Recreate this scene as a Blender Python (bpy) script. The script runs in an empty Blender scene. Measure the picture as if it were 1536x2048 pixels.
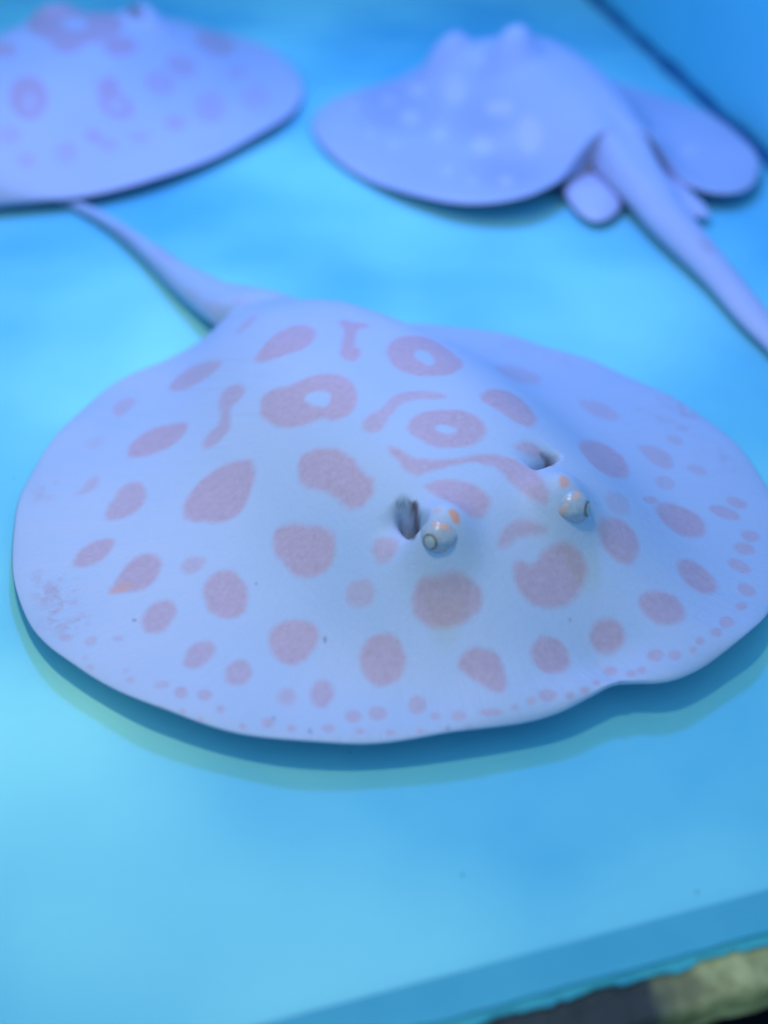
import bpy, bmesh, math, random
import numpy as np
from mathutils import Vector, Matrix, noise

random.seed(4)
scene = bpy.context.scene
coll = scene.collection
MM = 0.001

# ---------------------------------------------------------------- camera
cam_d = bpy.data.cameras.new('camera')
cam = bpy.data.objects.new('camera', cam_d)
coll.objects.link(cam)
cam.location = (0, 0, .280)
cam.rotation_euler = (math.radians(90 - 40), 0, 0)
cam_d.sensor_fit = 'HORIZONTAL'
cam_d.sensor_width = 36
cam_d.lens = 36 * 2200 / 1536
cam_d.clip_start = .01
cam_d.clip_end = 50
cam_d.dof.use_dof = True
cam_d.dof.focus_distance = .385
cam_d.dof.aperture_fstop = 4.8
scene.camera = cam

# ---------------------------------------------------------------- light
world = bpy.data.worlds.new('World')
scene.world = world
world.use_nodes = True
bg = world.node_tree.nodes['Background']
bg.inputs['Color'].default_value = (.37, .71, 1.0, 1)
bg.inputs['Strength'].default_value = .82


def lamp(name, loc, target, size, power, color, spread=180):
    l = bpy.data.lights.new(name, 'AREA')
    l.shape = 'DISK'
    l.size = size
    l.energy = power
    l.color = color
    l.spread = math.radians(spread)
    o = bpy.data.objects.new(name, l)
    o.location = loc
    o.rotation_euler = (Vector(target) - Vector(loc)).to_track_quat('-Z', 'Y').to_euler()
    coll.objects.link(o)
    return o


lamp('white_tank_lamp', (-.08, .30, .46), (-.09, .32, 0), .05, .47, (1.0, .78, .40), 120)
lamp('blue_tank_lamp', (-.03, .69, .55), (-.06, .60, 0), .085, 1.9, (.13, .27, 1.0), 130)

scene.view_settings.view_transform = 'Standard'
scene.view_settings.look = 'None'
scene.view_settings.exposure = 0.0
scene.view_settings.gamma = 1.0
scene.view_settings.use_curve_mapping = False


# ---------------------------------------------------------------- node helpers
class Nodes:
    def __init__(self, name):
        self.m = bpy.data.materials.new(name)
        self.m.use_nodes = True
        self.t = self.m.node_tree
        self.bsdf = self.t.nodes['Principled BSDF']
        self.out = self.t.nodes['Material Output']

    def n(self, kind, **kw):
        x = self.t.nodes.new(kind)
        for k, v in kw.items():
            setattr(x, k, v)
        return x

    def link(self, a, b):
        self.t.links.new(a, b)

    def val(self, sock, v):
        if hasattr(v, 'links'):
            self.link(v, sock)
        else:
            sock.default_value = v

    def math(self, op, a, b=None, clamp=False):
        x = self.n('ShaderNodeMath', operation=op, use_clamp=clamp)
        self.val(x.inputs[0], a)
        if b is not None:
            self.val(x.inputs[1], b)
        return x.outputs[0]

    def mix(self, fac, a, b, blend='MIX'):
        x = self.n('ShaderNodeMix', data_type='RGBA', blend_type=blend)
        self.val(x.inputs[0], fac)
        self.val(x.inputs[6], a if hasattr(a, 'links') else (*a, 1))
        self.val(x.inputs[7], b if hasattr(b, 'links') else (*b, 1))
        return x.outputs[2]

    def noise(self, vec, scale, detail=3, rough=.55, lo=.3, hi=.7):
        x = self.n('ShaderNodeTexNoise')
        self.link(vec, x.inputs['Vector'])
        x.inputs['Scale'].default_value = scale
        x.inputs['Detail'].default_value = detail
        x.inputs['Roughness'].default_value = rough
        r = self.n('ShaderNodeMapRange')
        self.link(x.outputs['Fac'], r.inputs['Value'])
        r.inputs['From Min'].default_value = lo
        r.inputs['From Max'].default_value = hi
        return r.outputs[0]

    def attr(self, name):
        return self.n('ShaderNodeAttribute', attribute_name=name)

    def bump(self, h, strength, dist):
        b = self.n('ShaderNodeBump')
        b.inputs['Strength'].default_value = strength
        b.inputs['Distance'].default_value = dist
        self.link(h, b.inputs['Height'])
        self.link(b.outputs[0], self.bsdf.inputs['Normal'])

    def obj(self):
        return self.n('ShaderNodeTexCoord').outputs['Object']


def skin_material(name, base, base2, spot, pale, streak=1.0):
    q = Nodes(name)
    co = q.obj()
    pa, pb = q.attr('pattern_a'), q.attr('pattern_b')
    sa, sb = q.n('ShaderNodeSeparateColor'), q.n('ShaderNodeSeparateColor')
    q.link(pa.outputs['Color'], sa.inputs[0])
    q.link(pb.outputs['Color'], sb.inputs[0])
    big = q.noise(co, 14, 3, .5)
    fine = q.noise(co, 420, 3, .6, .25, .75)
    vfine = q.noise(co, 1500, 2, .6, .25, .75)
    fin = q.attr('fin_ray').outputs['Vector']
    st = q.noise(fin, 1.0, 3, .55, .3, .7)
    fz = q.n('ShaderNodeSeparateXYZ')
    q.link(fin, fz.inputs[0])
    fm = q.n('ShaderNodeMapRange')
    q.link(fz.outputs[2], fm.inputs['Value'])
    fm.inputs['From Min'].default_value = .8
    fm.inputs['From Max'].default_value = 1.9
    st = q.math('MULTIPLY', st, fm.outputs[0])
    col = q.mix(big, base, base2)
    col = q.mix(q.math('MULTIPLY', st, .10 * streak), col, (.50, .46, .62))
    # grey veins towards the margin
    vein = q.noise(co, 150, 4, .7, .47, .60)
    col = q.mix(q.math('MULTIPLY', q.math('MULTIPLY', vein, sb.outputs[1]), .62), col, (.36, .26, .36))
    sp = q.mix(fine, spot, tuple(c * .84 for c in spot))
    sp = q.mix(q.math('MULTIPLY', vfine, .22), sp, (.48, .22, .17))
    col = q.mix(sb.outputs[2], col, tuple(c * .72 for c in base))
    col = q.mix(sa.outputs[0], col, sp)
    col = q.mix(sa.outputs[1], col, pale)
    col = q.mix(sa.outputs[2], col, (.60, .31, .26))
    col = q.mix(q.math('MULTIPLY', vfine, .05), col, (.30, .26, .30))
    col = q.mix(sb.outputs[0], col, (.10, .07, .09))  # small specks, and the shade painted inside the spiracles
    q.link(col, q.bsdf.inputs['Base Color'])
    q.bsdf.inputs['Roughness'].default_value = .48
    q.bsdf.inputs['Specular IOR Level'].default_value = .16
    h = q.math('ADD', q.math('MULTIPLY', fine, .45), q.math('MULTIPLY', st, .8 * streak))
    q.bump(h, .35, .0006)
    return q.m


def plain(name, c1, c2, scale, rough=.5, bumpd=0.0, spec=.3, lo=.3, hi=.7):
    q = Nodes(name)
    co = q.obj()
    a = q.noise(co, scale, 4, .55, lo, hi)
    q.link(q.mix(a, c1, c2), q.bsdf.inputs['Base Color'])
    q.bsdf.inputs['Roughness'].default_value = rough
    q.bsdf.inputs['Specular IOR Level'].default_value = spec
    if bumpd:
        q.bump(a, .5, bumpd)
    return q.m


def tag(o, label=None, cat=None, group=None, kind=None):
    for k, v in (('label', label), ('category', cat), ('group', group), ('kind', kind)):
        if v:
            o[k] = v
    return o


def mesh_obj(name, verts, faces, mat, parent=None, smooth=False):
    me = bpy.data.meshes.new(name)
    me.from_pydata([tuple(map(float, v)) for v in verts], [], faces)
    me.update()
    if smooth:
        me.polygons.foreach_set('use_smooth', [True] * len(me.polygons))
    me.materials.append(mat)
    o = bpy.data.objects.new(name, me)
    coll.objects.link(o)
    o.parent = parent
    return o


def prism(name, pts, z0, z1, mat, parent=None):
    n = len(pts)
    v = [(x, y, z0) for x, y in pts] + [(x, y, z1) for x, y in pts]
    f = [tuple(range(n - 1, -1, -1)), tuple(range(n, 2 * n))]
    f += [(i, (i + 1) % n, n + (i + 1) % n, n + i) for i in range(n)]
    return mesh_obj(name, v, f, mat, parent)


# ---------------------------------------------------------------- the tank
F0 = Vector((-.0215, .1318))
E1 = Vector((129.0, 35.1)).normalized()      # along the front pane
E2 = Vector((-E1.y, E1.x))                   # into the tank
S0, S1 = Vector((.1876, 1.0421)), Vector((.2458, .6842))
SD = (S1 - S0).normalized()                  # along the side wall, towards the viewer


def cross2(a, b):
    return a.x * b.y - a.y * b.x


def meet(p, d, q, e):
    return p + d * (cross2(q - p, e) / cross2(d, e))


CFR = meet(F0, E1, S0, SD)                   # front corner by the side wall
BK = F0 + E2 * 1.02
CBR = meet(BK, E1, S0, SD)
CFL = F0 - E1 * .85
CBL = BK - E1 * .85

# floor: one sheet, with pools of light and shade put into its colour
LIGHT_POOL_SEED = 2.4  # sets where the painted light and dark pools fall
q = Nodes('floor_paint_light_pools')
co = q.obj()
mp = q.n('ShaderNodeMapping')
mp.inputs['Location'].default_value = (0.0, 0.0, LIGHT_POOL_SEED)
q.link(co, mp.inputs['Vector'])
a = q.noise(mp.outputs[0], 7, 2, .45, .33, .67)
b = q.noise(co, 17, 3, .5, .35, .75)
fine = q.noise(co, 260, 3, .6)
col = q.mix(a, (.10, .46, .66), (.27, .74, .77))  # shaded and lit floor tones, painted as base colour
col = q.mix(q.math('MULTIPLY', b, .22), col, (.30, .76, .78))
col = q.mix(q.math('MULTIPLY', fine, .05), col, (.12, .42, .55))
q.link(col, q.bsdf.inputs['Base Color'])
q.bsdf.inputs['Roughness'].default_value = .55
q.bsdf.inputs['Specular IOR Level'].default_value = .2
q.bump(a, .3, .002)
M_FLOOR = q.m
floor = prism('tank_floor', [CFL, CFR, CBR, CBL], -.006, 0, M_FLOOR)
tag(floor, kind='structure')

M_WALL = plain('wall_paint', (.12, .55, .72), (.15, .62, .76), 6, .4, 0, .3)
M_BEAD = plain('dark_silicone', (.010, .10, .24), (.015, .14, .30), 40, .5, 0, .3)


def wall(name, p, q_, th, h):
    d = (q_ - p).normalized()
    n = Vector((-d.y, d.x)) * th
    o = prism(name, [p, q_, q_ + n, p + n], -.006, h, M_WALL)
    return tag(o, kind='structure')


wr = wall('tank_wall_right', CBR + SD * -.012, CFR, .012, .40)
wall('tank_wall_back', CBL, CBR, .012, .40)
wall('tank_wall_left', CFL, CBL, .012, .40)


def bead(name, p, q_, r, mat, parent, n=60):
    """quarter-round sealant bead on the inside of a joint, slightly uneven"""
    d = (q_ - p).normalized()
    m = Vector((d.y, -d.x))
    v, f = [], []
    for i in range(n + 1):
        c = p + (q_ - p) * (i / n)
        rr = r * (1 + .18 * math.sin(i * 1.7) + .12 * math.sin(i * .61))
        for j in range(5):
            t = j / 4
            a_ = .15 + .85 * (1 - math.sin(t * math.pi / 2))
            b_ = .15 + .85 * (1 - math.cos(t * math.pi / 2))
            v.append((c.x + m.x * rr * a_ * 1.0, c.y + m.y * rr * a_, .0004 + rr * b_ * 1.0))
    for i in range(n):
        for j in range(4):
            k = i * 5 + j
            f.append((k, k + 1, k + 6, k + 5))
    return mesh_obj(name, v, f, mat, parent, True)


wr_bead = bead('sealant_bead', CBR, CFR, .006, M_BEAD, wr)

# front pane with its bottom sealant
glass_root = bpy.data.objects.new('front_glass', None)
glass_root.location = (F0.x, F0.y, 0)
coll.objects.link(glass_root)
tag(glass_root, 'clear front glass pane of the tank above the dark rim', 'glass pane')


def rel(p):
    return Vector((p.x - F0.x, p.y - F0.y))


q = Nodes('clear_glass')
q.t.nodes.remove(q.bsdf)
tr, gl, mx = q.n('ShaderNodeBsdfTransparent'), q.n('ShaderNodeBsdfGlossy'), q.n('ShaderNodeMixShader')
tr.inputs[0].default_value = (.985, .995, .995, 1)
gl.inputs['Roughness'].default_value = .02
mx.inputs[0].default_value = .012
q.link(tr.outputs[0], mx.inputs[1])
q.link(gl.outputs[0], mx.inputs[2])
q.link(mx.outputs[0], q.out.inputs[0])
A0, A1 = rel(CFL), rel(CFR)
prism('pane', [A0 - E2 * .0095, A1 - E2 * .0095, A1 - E2 * .0005, A0 - E2 * .0005], .0032, .40, q.m, glass_root)
M_SEAL = plain('pane_foot', (.065, .35, .50), (.085, .40, .54), 30, .65, 0, .1)
# uneven foot strip under the pane
nv = 240
v, f = [], []
for i in range(nv + 1):
    p = A0 + (A1 - A0) * (i / nv)
    wob = noise.noise(Vector((i * .35, 0, 0))) * .0007
    wob2 = (noise.noise(Vector((i * .9, 3, 0))) + .5 * noise.noise(Vector((i * 2.3, 8, 0)))) * .0011
    a_ = p - E2 * (-.0004 + wob * .25)
    b_ = p - E2 * (.0105 + wob2)
    v += [(a_.x, a_.y, .0024), (b_.x, b_.y, .0020), (b_.x, b_.y, -.006), (a_.x, a_.y, -.006)]
for i in range(nv):
    k = i * 4
    f += [(k, k + 1, k + 5, k + 4), (k + 1, k + 2, k + 6, k + 5), (k + 3, k, k + 4, k + 7), (k + 2, k + 3, k + 7, k + 6)]
mesh_obj('pane_foot', v, f, M_SEAL, glass_root)
M_FRINGE = plain('turquoise_sealant', (.03, .30, .42), (.06, .42, .50), 90, .5, .001, .3)
v, f = [], []
for i in range(nv * 2 + 1):
    p = A0 + (A1 - A0) * (i / nv / 2)
    wob = (noise.noise(Vector((i * .21, 5, 0))) + .7 * noise.noise(Vector((i * .7, 15, 0)))) * .0016
    a_ = p - E2 * .0085
    b_ = p - E2 * (.0128 + wob)
    v += [(a_.x, a_.y, .0014), (b_.x, b_.y, .0004), (b_.x, b_.y, -.004)]
for i in range(nv * 2):
    k = i * 3
    f += [(k, k + 1, k + 4, k + 3), (k + 1, k + 2, k + 5, k + 4)]
mesh_obj('sealant_fringe', v, f, M_FRINGE, glass_root)

# rim of the stand in front of the pane
q = Nodes('dark_olive_rim')
co = q.obj()
sx = q.n('ShaderNodeSeparateXYZ')
q.link(co, sx.inputs[0])
n1 = q.noise(co, 90, 4, .65, .35, .65)
n2 = q.noise(co, 28, 3, .55, .3, .7)
olive_mask = q.n('ShaderNodeMapRange')
q.link(q.math('ADD', sx.outputs[0], q.math('MULTIPLY', n2, .020)), olive_mask.inputs['Value'])  # rim colour goes from dark to olive towards the right end
olive_mask.inputs['From Min'].default_value = .098
olive_mask.inputs['From Max'].default_value = .116
dark = q.mix(n1, (.010, .016, .022), (.022, .030, .034))
oliv = q.mix(n1, (.20, .19, .07), (.48, .44, .20))
q.link(q.mix(olive_mask.outputs[0], dark, oliv), q.bsdf.inputs['Base Color'])
q.bsdf.inputs['Roughness'].default_value = .7
q.bump(n1, .6, .001)
v, f = [], []
for i in range(nv + 1):
    p = CFL + (CFR - CFL) * (i / nv) - F0
    w2 = noise.noise(Vector((i * .5, 31, 0))) * .0008
    for (off, z) in ((.0098, -.0010), (.0135, -.0008), (.0225 + w2, -.0012), (.0236 + w2, -.0026), (.0238 + w2, -.012)):
        c = p - E2 * off
        v.append((c.x, c.y, z + noise.noise(Vector((i * .8, off * 900, 2))) * .0004))
for i in range(nv):
    for j in range(4):
        k = i * 5 + j
        f.append((k, k + 1, k + 6, k + 5))
rim = mesh_obj('stand_rim', v, f, q.m)
rim.location = (F0.x, F0.y, 0)
tag(rim, 'dark rim strip with an olive patch under the glass', 'rim')

M_BLACK = plain('black_cabinet', (.0012, .003, .008), (.002, .005, .011), 12, .6, 0, .1)
G0, G1 = CFL - E1 * .2 - E2 * .0242, CFR + E1 * .2 - E2 * .0242
prism('cabinet', [G0 + E2 * .001, G1 + E2 * .001, G1 + E2 * 1.0, G0 + E2 * 1.0], -.40, -.0125, M_BLACK)['kind'] = 'structure'
prism('room_floor', [Vector((-3, -3)), Vector((3, -3)), Vector((3, 3)), Vector((-3, 3))], -.42, -.401, M_BLACK)['kind'] = 'structure'


# ---------------------------------------------------------------- ray surface
def catmull(pts, sub=24):
    """dense centripetal-ish Catmull-Rom curve through the points; also returns knot indices"""
    P = np.asarray(pts, float)
    Q = np.vstack([2 * P[0] - P[1], P, 2 * P[-1] - P[-2]])
    out = []
    for i in range(1, len(Q) - 2):
        p0, p1, p2, p3 = Q[i - 1], Q[i], Q[i + 1], Q[i + 2]
        t0 = 0.0
        t1 = t0 + max(1e-6, np.linalg.norm((p1 - p0)[:2]) ** .5)
        t2 = t1 + max(1e-6, np.linalg.norm((p2 - p1)[:2]) ** .5)
        t3 = t2 + max(1e-6, np.linalg.norm((p3 - p2)[:2]) ** .5)
        t = np.linspace(t1, t2, sub, endpoint=False)[:, None]
        a1 = (t1 - t) / (t1 - t0) * p0 + (t - t0) / (t1 - t0) * p1
        a2 = (t2 - t) / (t2 - t1) * p1 + (t - t1) / (t2 - t1) * p2
        a3 = (t3 - t) / (t3 - t2) * p2 + (t - t2) / (t3 - t2) * p3
        b1 = (t2 - t) / (t2 - t0) * a1 + (t - t0) / (t2 - t0) * a2
        b2 = (t3 - t) / (t3 - t1) * a2 + (t - t1) / (t3 - t1) * a3
        out.append((t2 - t) / (t2 - t1) * b1 + (t - t1) / (t2 - t1) * b2)
    out.append(P[-1:])
    return np.vstack(out), sub


def resample(C, n):
    d = np.r_[0, np.cumsum(np.linalg.norm(np.diff(C[:, :2], axis=0), axis=1))]
    s = np.linspace(0, d[-1], n)
    return np.stack([np.interp(s, d, C[:, j]) for j in range(C.shape[1])], 1)


def smooth01(x):
    x = np.clip(x, 0, 1)
    return x * x * (3 - 2 * x)


def ray_sections(side, crease, nd, nt):
    C, sub = catmull(side)
    i = crease * sub
    A = resample(C[:i + 1], nd)
    B = resample(C[i:], nt + 1)[1:]
    return np.vstack([A, B])


def ray_surface(R, nd, nt, nu, bumps=True):
    """R: dict in millimetres. Returns top (K,nu,3), bottom (K,nu,3), t, k, half width"""
    L = ray_sections(R['left'], R['left_crease'], nd, nt)
    G = ray_sections(R['right'], R['right_crease'], nd, nt)
    K = nd + nt
    k = np.r_[np.linspace(0, 1, nd), 1 + np.linspace(0, 1, nt + 1)[1:]]
    u = np.linspace(-1, 1, nu)
    t = .72 * u + .28 * np.sin(u * math.pi / 2)
    T = t[None, :]
    xy = L[:, None, :2] * (1 - (T[..., None] + 1) / 2) + G[:, None, :2] * ((T[..., None] + 1) / 2)
    # sections bend along the spine so that the rear lobes can reach behind the tail root
    kd = np.clip(k, 0, 1)
    m = .45 * kd + .55 * (1 - np.cos(np.pi * kd)) / 2
    mid = (L[:, :2] + G[:, :2]) / 2
    root = mid[nd - 1]
    spine = np.where((k <= 1)[:, None], mid[0] * (1 - m)[:, None] + root * m[:, None], mid)
    xy = xy + (spine - mid)[:, None, :] * (1 - T ** 2)[..., None]
    zm = L[:, None, 2] * (1 - (T + 1) / 2) + G[:, None, 2] * ((T + 1) / 2)
    hw = np.linalg.norm(L[:, :2] - G[:, :2], axis=1) / 2
    hw1 = hw[:nd].max()
    H = R['height']
    g = np.interp(k, R['g_k'], R['g_v'])
    g = np.convolve(np.pad(g, 12, mode='edge'), np.ones(25) / 25, 'valid')
    w = np.interp(k, R['w_k'], R['w_v'])
    w = np.convolve(np.pad(w, 12, mode='edge'), np.ones(25) / 25, 'valid')
    Cc = g[:, None] * np.exp(-(np.abs(T) * hw[:, None] / w[:, None]) ** R.get('hump_p', 2.4))
    Ee = (1 - T ** 2) ** 1.15 * np.clip(hw / hw1, 0, 1)[:, None] ** 1.2
    marg = R.get('margin', 2.6)
    edge = np.clip(1 - np.abs(T) ** 26, 0, 1) ** .5
    core = np.clip(1 - T ** 6, 0, 1)
    thick_d = marg * edge + H * (.66 * Cc * core + .34 * Ee)
    dist = (1 - np.abs(T)) * hw[:, None]
    zb_d = .6 + zm * np.exp(-(dist / R.get('lift_w', 26)) ** 1.3)
    top_d = zb_d + thick_d
    # tail: flattened tube
    rv = np.interp(k, R['tail_k'], R['tail_v'])
    zc = np.interp(k, R['tail_k'], R['tail_z'])
    rnd = np.sqrt(np.clip(1 - T ** 2, 0, 1))
    top_t = zc[:, None] + rv[:, None] * rnd
    bot_t = zc[:, None] - rv[:, None] * rnd
    b = smooth01((k - R.get('blend0', .93)) / R.get('blendw', .22))[:, None]
    zt = top_d * (1 - b) + top_t * b
    zbot = np.minimum(zb_d * (1 - b) + bot_t * b, zt - .0)
    # margin undulation
    und = R.get('undulate', 0) * np.sin(k * R.get('und_f', 46))[:, None] * np.abs(T) ** 10 * (1 - b)
    zt = zt + und
    zbot = zbot + und
    zbot = np.maximum(zbot, .5)
    zt = np.maximum(zt, zbot + .05 * rnd)
    x, y = xy[..., 0], xy[..., 1]
    if bumps:
        for (bx, by, h, r, px) in R.get('bumps', []):
            d = np.hypot(x - bx, y - by) / r
            zt = zt + h * np.exp(-d ** px)
        for (sx, sy, dx, dy, dep, rp, ln, rq) in R.get('pits', []):
            p = (x - sx) * dx + (y - sy) * dy
            q = -(x - sx) * dy + (y - sy) * dx
            zt = zt - dep * np.exp(-np.abs(q / rq) ** 4) / (1 + np.exp(np.clip((p - rp) / .45, -40, 40))) \
                * np.exp(-(np.minimum(p - rp, 0) / ln) ** 2)
    top = np.stack([x, y, zt], -1)
    bot = np.stack([x, y, zbot], -1)
    return top, bot, t, k, hw


def poly_sd(px, py, poly):
    """signed distance (positive inside) of points to a polygon"""
    poly = np.asarray(poly, float)
    ins = np.zeros(px.shape, bool)
    d2 = np.full(px.shape, 1e18)
    n = len(poly)
    for i in range(n):
        x1, y1 = poly[i]
        x2, y2 = poly[(i + 1) % n]
        ex, ey = x2 - x1, y2 - y1
        l2 = ex * ex + ey * ey + 1e-12
        s = np.clip(((px - x1) * ex + (py - y1) * ey) / l2, 0, 1)
        d2 = np.minimum(d2, (px - x1 - s * ex) ** 2 + (py - y1 - s * ey) ** 2)
        if y1 != y2:
            c = ((y1 > py) != (y2 > py)) & (px < (x2 - x1) * (py - y1) / (y2 - y1) + x1)
            ins ^= c
    d = np.sqrt(d2)
    return np.where(ins, d, -d)
# ---------------------------------------------------------------- end of ray surface


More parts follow.
